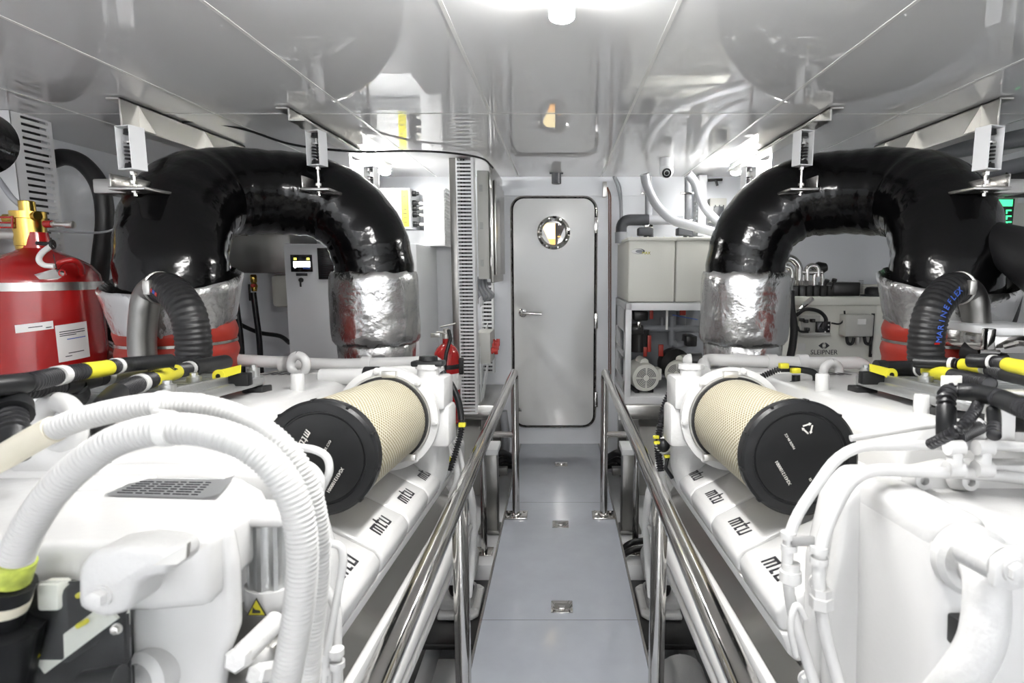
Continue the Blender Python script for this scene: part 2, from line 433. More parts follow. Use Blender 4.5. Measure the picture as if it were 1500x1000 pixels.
# ------------------------------------------------------------------ the two engines
def engine(sx, label):
    S = Matrix.Diagonal((sx, 1, 1, 1)); ME = EF @ S
    def mb(m): b = MB(ME); b.mat(m); return b
    def un(px): return px if sx > 0 else 1640-px       # pixel column on the mirrored side
    def E(px, py, Y): p = ea(px, py, Y); return V((p.x*sx, p.y, p.z))
    base = EF @ V((sx*1.05, 1.8, -1.55))
    r = thing('marine_diesel_engine', base, label, 'engine', 'twin marine diesel engines')
    # crankcase
    b = mb('castwhite')
    b.prism([(.80, -1.50), (.66, -1.10), (.45, -.84), (.44, -.56), (.60, -.50), (.70, -.34), (1.22, -.34), (1.30, -.45), (1.30, -1.0), (1.1, -1.50)],
            (0, 1.0, 0), (1, 0, 0), (0, 0, 1), (0, 1.62, 0), .02)
    b.build('crankcase', parent=r)
    b = mb('castwhite')                               # ribs and bosses of the inner bank
    for k in range(9): b.box((.432, 1.03+k*.16, -.78), (.47, 1.06+k*.16, -.66), .006)
    b.build('crankcase_rib', parent=r)
    # rocker covers of the inner bank, each with its mark
    for Ye in (1.99, 1.775, 1.557, 1.335, 1.1065):
        c = mb('white'); y0, y1 = Ye-.109, Ye+.109
        poly = [(.396, -.562), (.388, -.528), (.402, -.507), (.62, -.396), (.66, -.41), (.66, -.50), (.47, -.575)]
        c.prism(poly, (0, y0, 0), (1, 0, 0), (0, 0, 1), (0, y1-y0, 0), .009, 3)
        cv = c.build('rocker_cover', parent=r)
        d = MB(EF); d.mat('ink'); n = V((-.456*sx, 0, .89)).normalized()
        o = V((sx*.4275, Ye-.004, -.4935))+n*.0006
        if sx > 0: d.mtu(o, (0, -1, 0), (.89, 0, .456), .031)
        else: d.mtu(o, (0, 1, 0), (-.89, 0, .456), .031)
        d.build('maker_mark', parent=cv)
    b = mb('castwhite'); b.prism([(.425, -.615), (.408, -.60), (.396, -.564), (.47, -.56), (.47, -.61)], (0, .99, 0), (1, 0, 0), (0, 0, 1), (0, 1.12, 0), .004)
    b.build('cover_flange', parent=r)
    b = mb('steel'); b.prism([(.398, -.668), (.425, -.616), (.432, -.62), (.404, -.672)], (0, .80, 0), (1, 0, 0), (0, 0, 1), (0, 1.35, 0)); b.build('heat_shield', parent=r)
    b = mb('white'); b.box((.382, .62, -.700), (.408, 2.12, -.672), .006); b.build('service_ledge', parent=r)
    b = mb('white'); b.tube([(.372, .55, -.785), (.372, 2.2, -.785)], .026, 20); b.tube([(.352, .55, -.818), (.352, 2.2, -.818)], .011, 12)
    for y in (.8, 1.35, 1.9): b.box((.36, y, -.80), (.45, y+.03, -.70), .004)
    p = b.build('coolant_pipe', parent=r)
    if sx < 0:
        d = one('silverlabel'); d.M = ME; q0 = V((.3465, .92, -.782))
        d.prism([(-.05, -.012), (.05, -.012), (.05, .012), (-.05, .012)], q0, (0, 1, 0), (.28, 0, .96), (-.0012, 0, .0004))
        d.mat('ink')
        for k in range(4): d.prism([(-.04, -.009+k*.005), (.035-.01*(k % 2), -.009+k*.005), (.035-.01*(k % 2), -.0075+k*.005), (-.04, -.0075+k*.005)], q0+V((-.0014, 0, .0004)), (0, 1, 0), (.28, 0, .96), (-.0004, 0, 0))
        d.build('data_label', parent=p)
    # air filter: pleated element in wire mesh, moulded end cap
    ax = V((.515, 0, -.300)); yn, yf = 1.20, 1.655; R = .124
    af = mb('rubber'); af.lathe([(R+.004, 0), (R+.004, .018), (R-.004, .02)], ax+V((0, yf-.008, 0)), (0, 1, 0), 48); af_o = af.build('air_filter', parent=r)
    b = mb('filter'); nseg = 60
    b.tube([ax+V((0, yn+.02+(yf-yn-.02)*k/12, 0)) for k in range(13)], R-.003, nseg, True, 1.0)
    b.build('filter_element', parent=af_o)
    b = mb('plastic')
    b.lathe([(R-.02, .034), (R+.001, .034), (R+.002, .006), (R-.004, 0), (R-.022, -.001), (R-.0235, .003), (R-.0265, .003), (R-.028, .0005), (.01, 0)][::-1], ax+V((0, yn, 0)), (0, 1, 0), 64)
    for k in range(10):
        a = 2*PI*k/10+.2; cc = ax+V((math.cos(a)*(R+.001), yn+.012, math.sin(a)*(R+.001)))
        b.box(cc-V((.003, .011, .003)), cc+V((.003, .011, .003)), .001)
    b.M = EF; b.mat('whiteink')
    def txt(s_, px, py, size, ang):
        p = ea(px, py, yn); a = math.radians(ang)
        b.text(s_, (p.x, yn-.0012, p.z), (math.cos(a), 0, math.sin(a)), (-math.sin(a), 0, math.cos(a)), size)
    if sx > 0:
        txt('XS4312100001', 1147, 692, .0098, 121); txt('MADE IN CZ', 1157, 646, .0068, 121); txt('22', 1187, 702, .0068, 121)
        # recycling triangle of three bent arrows
        c0 = ea(1183, 627, yn); c0 = V((c0.x, yn-.0012, c0.z))
        for k in range(3):
            a = math.radians(90+120*k+18); u = V((math.cos(a), 0, math.sin(a))); w = V((-math.sin(a), 0, math.cos(a)))
            P = [(-.0085, .0062), (.0055, .0062), (.0055, .0042), (.0105, .0078), (.0055, .0114), (.0055, .0094), (-.0085, .0094)]
            b.prism(P, c0, w*-1, u, (0, -.0006, 0))
    else:
        a = math.radians(240); p = ea(447, 640, yn)
        b.mtu((p.x, yn-.0014, p.z), (math.cos(a), 0, math.sin(a)), (-math.sin(a), 0, math.cos(a)), .0118)
        txt('OCT 22', 480, 652, .0072, 240); txt('XS4312100001', 491, 703, .0102, 238)
    b.build('end_cap', parent=af_o)
    # intake housing at the far end of the filter
    b = mb('castwhite')
    b.lathe([(R+.010, 0), (R+.030, .004), (R+.030, .03), (R+.018, .036), (R+.014, .10), (R-.01, .15), (R-.05, .18), (.05, .20), (.02, .205)], ax+V((0, yf+.012, 0)), (0, 1, 0), 48)
    b.tube(catmull([ax+V((-.02, yf+.12, .02)), ax+V((-.07, yf+.17, -.04)), ax+V((-.09, yf+.2, -.16)), ax+V((-.06, yf+.2, -.26))], 5), [.07]*8+[.06]*8, 18)
    b.box(ax+V((-.165, yf+.06, .02)), ax+V((-.07, yf+.20, .12)), .012); b.box(ax+V((-.175, yf+.08, -.10)), ax+V((-.08, yf+.2, .03)), .015)
    b.lathe([(.034, -.02), (.034, .03), (.040, .031), (.040, .045), (.030, .046)], ax+V((-.10, yf+.13, .11)), (0, 0, 1), 20)
    ih = b.build('intake_housing', parent=r)
    for k in range(7):
        a = 2*PI*k/7+.5; b = mb('castwhite'); b.hexbolt(ax+V((math.cos(a)*(R+.022), yf+.014, math.sin(a)*(R+.022))), (0, -1, 0), .0085, .012); b.build('bolt', parent=ih)
    b = mb('plastic'); p = ax+V((-.10, yf+.13, .155)); b.box(p-V((.05, .03, .006)), p+V((.05, .035, .012)), .006); b.lathe([(.03, 0), (.028, .014)], p+V((0, 0, .012)), (0, 0, 1), 14)
    if sx < 0: b.build('service_cap', parent=ih)
    b = mb('galv')                                     # clamp of the filter
    b.torus(ax+V((0, yf+.006, 0)), (0, 1, 0), R+.007, .004, 48, 6)
    for a in (1.75, -2.2): b.box(ax+V((math.cos(a)*(R+.012)-.012, yf-.01, math.sin(a)*(R+.012)-.008)), ax+V((math.cos(a)*(R+.012)+.03, yf+.02, math.sin(a)*(R+.012)+.012)), .003)
    b.build('clamp', parent=af_o)
    # charge air housing along the valley, top deck behind it
    b = mb('white')
    b.prism([(.70, -.40), (.735, -.265), (.775, -.222), (.82, -.215), (1.26, -.215), (1.30, -.25), (1.31, -.42)], (0, 1.19, 0), (1, 0, 0), (0, 0, 1), (0, 1.02, 0), .016, 3)
    b.build('charge_air_housing', parent=r)
    b = mb('castwhite'); b.box((.66, 2.18, -.36), (1.30, 2.66, -.235), .02); b.box((.75, 2.25, -.25), (1.0, 2.55, -.212), .015)
    b.build('valley_cover', parent=r)
    for q, x, y, h in ((.018, .83, 1.29, .045), (.02, .80, 1.72, .05)): b = mb('castwhite'); b.lathe([(q, 0), (q, h), (q*.85, h+.004)], (x, y, -.222), (0, 0, 1), 18); b.build('boss', parent=r)
    # vent pipe across the far end, lifting eyes
    b = mb('white'); yv = 2.42
    L = [E(un(1032), 545, 2.28), E(un(1030), 526, yv), E(un(1080), 528, yv), E(un(1180), 531, yv), E(un(1262), 531, yv), E(un(1275), 545, yv)] if sx > 0 else \
        [E(644, 556, 2.2), E(640, 528, yv), E(600, 531, yv), E(500, 534, yv), E(420, 531, yv), E(270, 523, yv)]
    b.tube(fillet(L, .06), .026, 16)
    for px in ((1130, 1175) if sx > 0 else (538, 418, 425)): p = E(px, 530 if sx > 0 else 533, yv); b.tube([p-V((.02, 0, 0)), p+V((.02, 0, 0))], .034, 16)
    vp = b.build('vent_pipe', parent=r)
    b = mb('rubber')
    p = E(1019, 527, 2.40) if sx > 0 else E(262, 521, yv)
    b.tube([p-V((.022, 0, 0)), p+V((.022, 0, 0))], .031, 16); b.build('rubber_sleeve', parent=vp)
    b = mb('white'); p = E(1012, 528, 2.40) if sx > 0 else E(238, 520, yv); b.ball(p, .030, (1.2, 1, 1)); b.build('pipe_end', parent=vp)
    b = mb('white'); p = E(1218, 545, 2.2) if sx > 0 else E(437, 534, 2.2)
    b.torus(p+V((0, 0, .0)), (.25, -1, 0), .036, .017, 32, 12); b.box(p+V((-.06, -.02, -.10)), p+V((.06, .03, -.04)), .01); b.build('lifting_eye', parent=r)
    if sx < 0:
        b = mb('white'); b.tube(fillet([E(470, 552, 2.0), E(540, 551, 2.0), E(600, 546, 2.05), E(618, 552, 2.1)], .05), .030, 16); q = b.build('coolant_elbow', parent=r)
        b = mb('rubber'); p = E(545, 551, 2.0); b.tube([p-V((.025, 0, 0)), p+V((.025, 0, 0))], .035, 16); b.mat('yellow')
        b.box(p+V((-.018, -.037, -.002)), p+V((.016, -.0345, .003))); b.build('rubber_sleeve', parent=q)
    # electronic control unit on rubber feet: cast aluminium plate with fins and bosses
    b = mb('alu')
    b.prism([(.83, 1.22), (.87, 1.66), (.90, 1.72), (1.28, 1.70), (1.30, 1.10), (.90, 1.10)], (0, 0, -.196), (1, 0, 0), (0, 1, 0), (0, 0, .024), .006)
    b.prism([(.845, 1.20), (.885, 1.64), (.897, 1.64), (.857, 1.20)], (0, 0, -.175), (1, 0, 0), (0, 1, 0), (0, 0, .022), .002)
    for k in range(13):
        y = 1.14+k*.042; b.prism([(.90, y), (.93, y+.006), (1.2, y-.03), (1.2, y-.038), (.93, y-.004)], (0, 0, -.174), (1, 0, 0), (0, 1, 0), (0, 0, .014))
    cu = b.build('control_unit', parent=r)
    for x, y in ((.862, 1.24), (.90, 1.66), (.92, 1.42), (1.05, 1.13)):
        b = mb('alu'); b.lathe([(.017, -.02), (.017, .03)], (x, y, -.176), (0, 0, 1), 16); b.hexbolt((x, y, -.146), (0, 0, 1), .009, .010); b.build('bolt', parent=cu)
    for x, y in ((.862, 1.24), (.89, 1.66), (1.2, 1.15)): b = mb('rubber'); b.box((x-.03, y-.03, -.224), (x+.03, y+.03, -.198), .004); b.build('rubber_foot', parent=cu)
    b = MB(EF); p = ez(1245, 552, -.212) if sx > 0 else ez(392, 552, -.212)
    b.mat('ink')
    for k in range(4): b.prism([(-.06+k*.03+(.004 if k % 2 else 0), -.045), (-.045+k*.03, -.045), (-.045+k*.03, .045-.02*(k % 2)), (-.06+k*.03, .045)], p+V((0, .12, .0)), (1, 0, 0), (0, 1, 0), (0, 0, .0012))
    b.build('deck_marking', parent=r)
    # gear case slab closing the near end
    b = mb('white'); gx = .045 if sx > 0 else 0
    g = [(.405+gx, -1.40), (.385+gx, -.86), (.392+gx, -.42), (.425+gx*.8, -.30), (.475+gx*.5, -.257), (1.45, -.255), (1.60, -.40), (1.66, -1.40)]
    b.prism(g, (0, .955, 0), (1, 0, 0), (0, 0, 1), (0, .05, 0), .016, 3); gc = b.build('gear_case', parent=r)
    for x, z in ((.44, -.45), (.425, -.62), (.425, -.80)): b = mb('white'); b.hexbolt((x, .953, z), (0, -1, 0), .012, .014); b.build('bolt', parent=gc)
    # white feet on the mounts
    b = mb('castwhite')
    for y in (2.55,):
        b.prism([(.43, -1.265), (.40, -1.235), (.39, -1.13), (.46, -1.0), (.64, -1.0), (.64, -1.265)], (0, y+.08, 0), (1, 0, 0), (0, 0, 1), (0, .09, 0), .010)
    b.build('mounting_foot', parent=r)
    b = mb('castwhite')                                # pump and pipework below the turbocharger
    b.lathe([(.04, 0), (.05, .02), (.05, .10), (.03, .12)], (.44, 2.12, -.72), (0, 0, 1), 20); b.box((.46, 2.16, -.95), (.56, 2.3, -.62), .02)
    b.tube(catmull([(.40, 2.05, -.66), (.37, 2.02, -.56), (.40, 1.98, -.46), (.47, 1.95, -.42)], 5), .012, 10)
    b.tube(catmull([(.38, 2.1, -.95), (.36, 2.1, -.7), (.37, 2.08, -.5), (.44, 2.0, -.36)], 5), .009, 10)
    b.tube(catmull([(.36, 2.2, -1.1), (.34, 2.2, -.8), (.36, 2.15, -.62), (.44, 2.1, -.55)], 5), .014, 10)
    b.build('lubrication_pump', parent=r)
    return r, ME, gc, E, mb

eng_r, MR, gcr, ER, mbr = engine(1, 'white diesel engine right of the walkway with a large square cooler at its near end')
eng_l, ML, gcl, EL, mbl = engine(-1, 'white marine diesel engine left of the walkway under the arched white cable conduits')

# right engine, near end: square cooler, coolant elbow, link arm, fuel lines
b = mbr('white'); b.box((.496, .735, -1.25), (1.15, .955, -.282), .024, 4)
b.box((.4965, .738, -.33), (.575, .953, -.264), .022, 4); b.box((.80, .738, -.33), (1.12, .953, -.262), .022, 4)
b.prism([(.54, -.30), (.57, -.262), (.66, -.243), (.80, -.243), (.86, -.262), (.88, -.30)], (0, .93, 0), (1, 0, 0), (0, 0, 1), (0, .05, 0), .004)
ck = b.build('cooler', parent=eng_r)
b = mbr('white'); b.prism([(.462, -1.3), (.445, -.50), (.470, -.31), (.50, -.275), (.54, -.27), (.54, -1.3)], (0, .925, 0), (1, 0, 0), (0, 0, 1), (0, .03, 0), .010, 3); b.build('cooler_flange', parent=ck)
for px, py in ((1337, 699), (1403, 701)):
    b = mbr('white'); p = ER(px, py, .925); b.lathe([(.020, 0), (.014, .03), (.007, .031), (.006, .02)], p, (0, -1, .1), 18); b.build('boss', parent=ck)
b = mbr('castwhite')
c0 = ER(1416, 815, .735)
b.lathe([(.046, .0), (.046, .016), (.039, .022), (.036, .022)], c0, (-.1, -1, 0), 36)
P = catmull([c0, c0+V((.0, -.03, .0)), ER(1432, 812, .66), ER(1444, 850, .62), ER(1444, 900, .61), ER(1434, 948, .61), ER(1408, 990, .62), ER(1376, 1030, .64), ER(1340, 1080, .66)], 7)
b.tube(P, [.031]*7+[.031-.0011*k for k in range(8)]+[.0225]*(len(P)-15), 24); el = b.build('coolant_elbow', parent=eng_r)
b = mbr('castwhite'); p = ER(1472, 828, .56)
b.tube([p+V((-.004, .045, 0)), p], .020, 20); b.prism([(-.020, -.016), (.0, -.021), (.10, -.012), (.16, -.004), (.16, .022), (.0, .021), (-.018, .012)], p, (1, 0, .1), (0, 0, 1), (0, -.012, 0), .004)
b.hexbolt(p+V((.0, -.012, 0)), (0, -1, 0), .010, .010); b.build('link_arm', parent=eng_r)
b = mbr('castwhite'); b.box((.56, .52, -1.2), (.66, .735, -.62), .03); b.build('lower_bracket', parent=eng_r)
b = mbr('rubber'); p = ER(1385, 905, .74); b.box(p+V((-.0, -.03, -.03)), p+V((.04, .0, .01)), .004); b.build('sensor_block', parent=eng_r)
f1 = fillet([ER(1530, 656, .96), ER(1430, 651, .93), ER(1236, 653, .90), ER(1152, 776, .88), ER(1155, 880, .88), ER(1205, 1040, .87)], .05)
f2 = fillet([ER(1540, 706, .93), ER(1440, 694, .90), ER(1252, 686, .87), ER(1197, 800, .86), ER(1203, 910, .86), ER(1240, 1040, .85)], .05)
for nm, pts, rr, j in (('fuel_line', f1, .0088, (640, 690)), ('fuel_line', f2, .0098, ())):
    b = mbr('white'); b.tube(pts, rr, 14); fl = b.build(nm, parent=eng_r)
    b = mbr('white')
    for (px, py, Y) in (((1155, 779, .88), (1156, 797, .88)) if rr < .009 else ((1200, 800, .86), (1200, 816, .86))):
        p = ER(px, py, Y); b.tube([p, p+V((.0, 0, -.010))], rr+.0035, 16)
    p = ER(1176, 792, .87); b.box(p-V((.018, .004, .008)), p+V((.018, .004, .008)), .003); b.build('pipe_clip', parent=fl)
    b = mbr('white'); p = ER(1158, 842, .88) if rr < .009 else ER(1203, 880, .86)
    b.lathe([(rr+.005, 0), (rr+.005, .012), (rr+.008, .013), (rr+.008, .030), (rr+.003, .034)], p+V((0, 0, .02)), (0, 0, -1), 6 if rr > .009 else 16); b.build('union_nut', parent=fl)
for px in (1398, 1440):
    b = mbr('white'); p = ER(px, 672, .89); b.box(p-V((.009, .010, .024)), p+V((.009, .010, .024)), .005); b.tube([p+V((-.012, 0, -.016)), p+V((.012, 0, -.016))], .0135, 14); b.tube([p+V((-.012, 0, .018)), p+V((.012, 0, .018))], .0125, 14); b.build('pipe_clip', parent=eng_r)
b = mbr('white'); b.tube(fillet([ER(1246, 642, 1.0), ER(1370, 622, 1.0), ER(1430, 618, 1.0), ER(1455, 625, 1.0)], .03), .006, 10)
b.build('thin_fuel_line', parent=eng_r)
b = mbr('white'); p = ER(1465, 605, .98); b.box(p+V((-.024, -.006, -.06)), p+V((.024, .006, .035)), .003); b.box(p+V((-.06, -.03, .035)), p+V((.06, .01, .041)), .003)
b.torus(p+V((-.045, 0, -.03)), (0, 1, 0), .016, .008, 20, 8); b.build('cable_bracket', parent=eng_r)
b = mbr('white'); b.tube(fillet([ER(1166, 960, .84), ER(1156, 915, .84), ER(1166, 880, .84), ER(1180, 905, .84)], .02), .005, 10); b.build('wire_clip', parent=eng_r)

# left engine, near end: hood with data plate, bracket arm, cylinder pump, guard, fuel lines
b = mbl('white')
b.prism([(.452, .865), (.475, .90), (.60, 1.02), (1.25, 1.02), (1.25, .68), (.50, .675), (.432, .69)], (0, 0, -.36), (1, 0, 0), (0, 1, 0), (0, 0, .088), .014, 3)
b.prism([(.56, 1.05), (.60, 1.16), (1.1, 1.16), (1.1, 1.0), (.60, 1.0)], (0, 0, -.34), (1, 0, 0), (0, 1, 0), (0, 0, .095), .02, 3)
hood = b.build('front_hood', parent=eng_l)
b = mbl('castwhite'); p = ez(165, 700, -.272); b.lathe([(.075, -.01), (.075, .002), (.07, .004)], (-p.x, p.y, -.272), (0, 0, 1), 36); b.build('hood_plug', parent=hood)
# data plate, one corner curling up
b = MB(EF); b.mat('silverlabel')
c = [ez(152, 726, -.2705), ez(205, 702, -.2705), ez(345, 703, -.2705), ez(322, 731, -.2705)]
t = bmesh.new(); N = 14; rows = []
for k in range(N+1):
    s_ = k/N; a_, d_ = c[0].lerp(c[3], s_), c[1].lerp(c[2], s_); up = V((0, 0, .0016+.022*max(0, s_-.84)**1.6*6))
    rows.append((t.verts.new(a_+up), t.verts.new(d_+up)))
for k in range(N): t.faces.new((rows[k][0], rows[k+1][0], rows[k+1][1], rows[k][1]))
bmesh.ops.solidify(t, geom=t.faces[:], thickness=.0008); b._in(t); b.mat('ink')
for k in range(6):
    f0 = .12+k*.13; l0 = c[0].lerp(c[1], f0); l1 = c[3].lerp(c[2], f0)
    for j in range(9):
        q0 = l0.lerp(l1, .08+j*.082); q1 = l0.lerp(l1, .08+j*.082+.055+.02*((j*7+k*3) % 3 == 0))
        b.tube([q0+V((0, 0, .0022)), q1+V((0, 0, .0022))], .0010, 4)
b.build('data_plate', parent=hood)
b = mbl('castwhite')                                   # bracket arm reaching forward, with its eye
pA = [EL(132, 880, .62), EL(132, 822, .62), EL(150, 798, .62), EL(200, 790, .62), EL(262, 785, .64), EL(283, 792, .64), EL(282, 820, .64), EL(235, 832, .63), EL(216, 850, .62), EL(205, 885, .62), EL(170, 895, .62)]
b.prism([(p.x, p.z) for p in pA], (0, .60, 0), (1, 0, 0), (0, 0, 1), (0, .06, 0), .010, 3); arm = b.build('bracket_arm', parent=eng_l)
b = mbl('galv'); pB = [EL(226, 826, .60), EL(277, 794, .60), EL(275, 816, .60), EL(262, 825, .60)]; b.prism([(p.x, p.z) for p in pB], (0, .597, 0), (1, 0, 0), (0, 0, 1), (0, .006, 0)); b.build('recess', parent=arm)
b = mbl('castwhite'); p = EL(150, 872, .60); b.hexbolt(p, (0, -1, 0), .0095, .014); b.build('bolt', parent=arm)
b = mbl('white')                                       # front casing below the hood
pC = [EL(x, y, .72) for x, y in ((180, 1060), (182, 880), (222, 850), (232, 828), (300, 800), (332, 775), (342, 830), (344, 925), (328, 965), (316, 1060))]
b.prism([(p.x, p.z) for p in pC], (0, .72, 0), (1, 0, 0), (0, 0, 1), (0, .026, 0), .011, 3)
p = EL(225, 985, .72); b.lathe([(.034, -.01), (.034, .012), (.024, .02), (.022, .004)], p, (.3, -1, 0), 32)
b.build('front_casing', parent=eng_l)
b = mbl('alu')                                         # fluted aluminium pump
pz = EL(380, 830, .80); top = EL(380, 775, .80).z; bot = EL(380, 870, .80).z
P = []
for k in range(40):
    a = 2*PI*k/40; rr = .034+.0022*(1 if (k//2) % 2 else -1); P.append((pz.x+rr*math.cos(a), .80+.04+rr*math.sin(a)))
b.M = ME_ = EF @ Matrix.Diagonal((-1, 1, 1, 1)); b.prism(P, (0, 0, bot), (1, 0, 0), (0, 1, 0), (0, 0, top-bot)); pump = b.build('priming_pump', parent=eng_l)
b = mbl('white'); b.box((pz.x-.036, .80, top), (pz.x+.036, .88, top+.020), .010, 3); b.build('pump_cap', parent=pump)
b = mbl('white'); b.lathe([(.040, 0), (.040, -.030), (.037, -.034)][::-1], (pz.x, .84, bot), (0, 0, 1), 28); b.tube([(pz.x, .84, bot-.03), (pz.x, .84, bot-.14)], .012, 12)
b.M = EF; q = ea(376, 889, .798)
b.mat('ink').prism([(-.0145, -.012), (.0145, -.012), (0, .014)], q, (1, 0, 0), (0, 0, 1), (0, -.0008, 0))
b.mat('yellow').prism([(-.0115, -.0105), (.0115, -.0105), (0, .0105)], q+V((0, -.0008, 0)), (1, 0, 0), (0, 0, 1), (0, -.0006, 0))
b.mat('ink').prism([(-.006, -.008), (.006, -.008), (.006, -.004), (-.001, -.003), (-.005, .001)], q+V((0, -.0014, 0)), (1, 0, 0), (0, 0, 1), (0, -.0004, 0))
b.build('pump_base', parent=pump)
b = mbl('castwhite'); p = EL(352, 962, .72)
b.lathe([(.0165, -.010), (.0165, .012), (.013, .016)], p, (-.15, -1, .25), 6); b.tube([p, p+V((-.012, .07, .01))], .015, 18)
p = EL(392, 985, .74); b.bm.verts.ensure_lookup_table(); b.build('banjo_bolt', parent=eng_l); b = mbl('castwhite'); b.lathe([(.014, -.01), (.014, .025), (.010, .028)], p, (.2, -1, .5), 6); b.tube([p, p+V((0, .1, -.06))], .011, 14); b.build('banjo_bolt', parent=eng_l)
b = mbl('darksteel'); b.box((.40, .78, -.75), (.53, .93, -.46), .02); b.build('oil_filter_bracket', parent=eng_l)
for pts, rr in ((fillet([EL(408, 650, .92), EL(462, 658, .90), EL(480, 668, .90), EL(484, 690, .90), EL(462, 735, .90), EL(455, 800, .9)], .025), .0062), (fillet([EL(408, 672, .92), EL(456, 682, .89), EL(471, 700, .89), EL(468, 730, .89)], .025), .0068),
                (fillet([EL(478, 795, .86), EL(500, 797, .86), EL(504, 820, .86), EL(478, 960, .85), EL(470, 1040, .85)], .03), .0060), (fillet([EL(470, 850, .88), EL(495, 890, .88), EL(492, 1040, .86)], .03), .0072)):
    b = mbl('white'); b.tube(pts, rr, 12); b.build('fuel_line', parent=eng_l)
for px, py in ((476, 955), (493, 950), (476, 975), (494, 968)): b = mbl('white'); p = EL(px, py, .855); b.tube([p, p+V((0, 0, -.010))], .0115, 14); b.build('union_nut', parent=eng_l)
b = mbl('white'); p = EL(485, 962, .855); b.box(p-V((.016, .004, .006)), p+V((.016, .004, .006)), .002); b.build('pipe_clip', parent=eng_l)
# clear guard plate with cable plugs behind it
b = mbl('glass'); p0, p1 = EL(-30, 1060, .635), EL(186, 852, .635); b.box((p1.x, .635, p0.z), (p0.x, .640, p1.z), .002, 1); gp = b.build('clear_guard', parent=eng_l)
b = mbl('galv'); p = EL(172, 920, .634); b.hexbolt(p, (0, -1, 0), .005, .006); b.build('bolt', parent=gp)
b = mbl('plastic'); p0, p1 = EL(-40, 1060, .70), EL(180, 850, .70); b.box((p1.x, .70, p0.z), (p0.x, .718, p1.z), .005)
b.box(EL(40, 975, .655), EL(100, 860, .655)+V((0, .06, 0)), .010); b.tube([EL(120, 1010, .672), EL(178, 1000, .68)], .022, 14)
pl = b.build('plug_panel', parent=eng_l)
b = mbl('cream'); b.prism([(-.05, -.012), (.06, -.012), (.06, .012), (-.05, .012)], EL(110, 935, .66), (-.8, 0, .6), (.6, 0, .8), (0, -.004, 0)); b.box(EL(55, 895, .65), EL(85, 855, .65)+V((0, .02, 0)), .004); b.build('tie_strap', parent=pl)
for px, py in ((48, 914), (50, 962), (122, 868), (122, 912)): b = mbl('yellow'); p = EL(px, py, .650); b.box(p-V((.0065, .004, .003)), p+V((.0065, .004, .003)), .002, R=Matrix.Rotation(.5, 3, 'Y')); b.build('lock_tab', parent=pl)
b = mbl('white'); p = EL(86, 622, .98); b.torus(p, (.2, -1, 0), .040, .0175, 36, 12); b.box(p+V((-.075, -.02, -.10)), p+V((.075, .03, -.035)), .012); b.build('lifting_eye', parent=eng_l)
for px, py in ((220, 648), (275, 645), (140, 665)):         # small castings between hood and valley
    b = mbl('white'); p = EL(px, py, 1.12); b.box(p-V((.03, .03, .04)), p+V((.03, .03, .018)), .008); b.lathe([(.010, .0), (.010, .006)], p+V((0, -.03, 0)), (0, -1, 0), 14); b.build('casting', parent=eng_l)
# ------------------------------------------------------------------ handrails
for sx, nm in ((-1, 'left'), (1, 'right')):
    S = Matrix.Diagonal((sx, 1, 1, 1))
    r = thing('handrail', (sx*.25, 1.7, 0), 'polished steel handrail along the %s edge of the walkway' % nm, 'handrail', 'walkway handrails')
    def mb(m): b = MB(S); b.mat(m); return b
    b = mb('chrome'); b.tube(fillet([(.25, -1.2, .84), (.25, 3.09, .84), (.25, 3.09, .004)], .055, 8), .021, 24); b.build('top_rail', parent=r)
    for y in (1.35, -.9):
        b = mb('chrome'); b.rod((.25, y, .003), (.25, y, .83), .0205, seg=24); b.build('post', parent=r)
    for y in (3.09, 1.35, -.9):
        b = mb('chrome'); b.box((.185, y-.052, .001), (.312, y+.052, .010), .003)
        for ax, ay in ((-.045, -.036), (.045, -.036), (-.045, .036), (.045, .036)): b.lathe([(.009, 0), (.007, .005)], (.249+ax, y+ay, .009), (0, 0, 1), 12)
        b.lathe([(.032, 0), (.03, .006), (.022, .012)], (.25, y, .009), (0, 0, 1), 24)
        b.build('base_plate', parent=r)
    b = mb('chrome'); b.tube(fillet([(.25, 3.09, .48), (.435, 3.09, .48), (.435, 3.09, -.215)], .075, 8), .0175, 20); b.box((.385, 3.04, -.219), (.485, 3.14, -.212), .002); b.build('outrigger', parent=r)

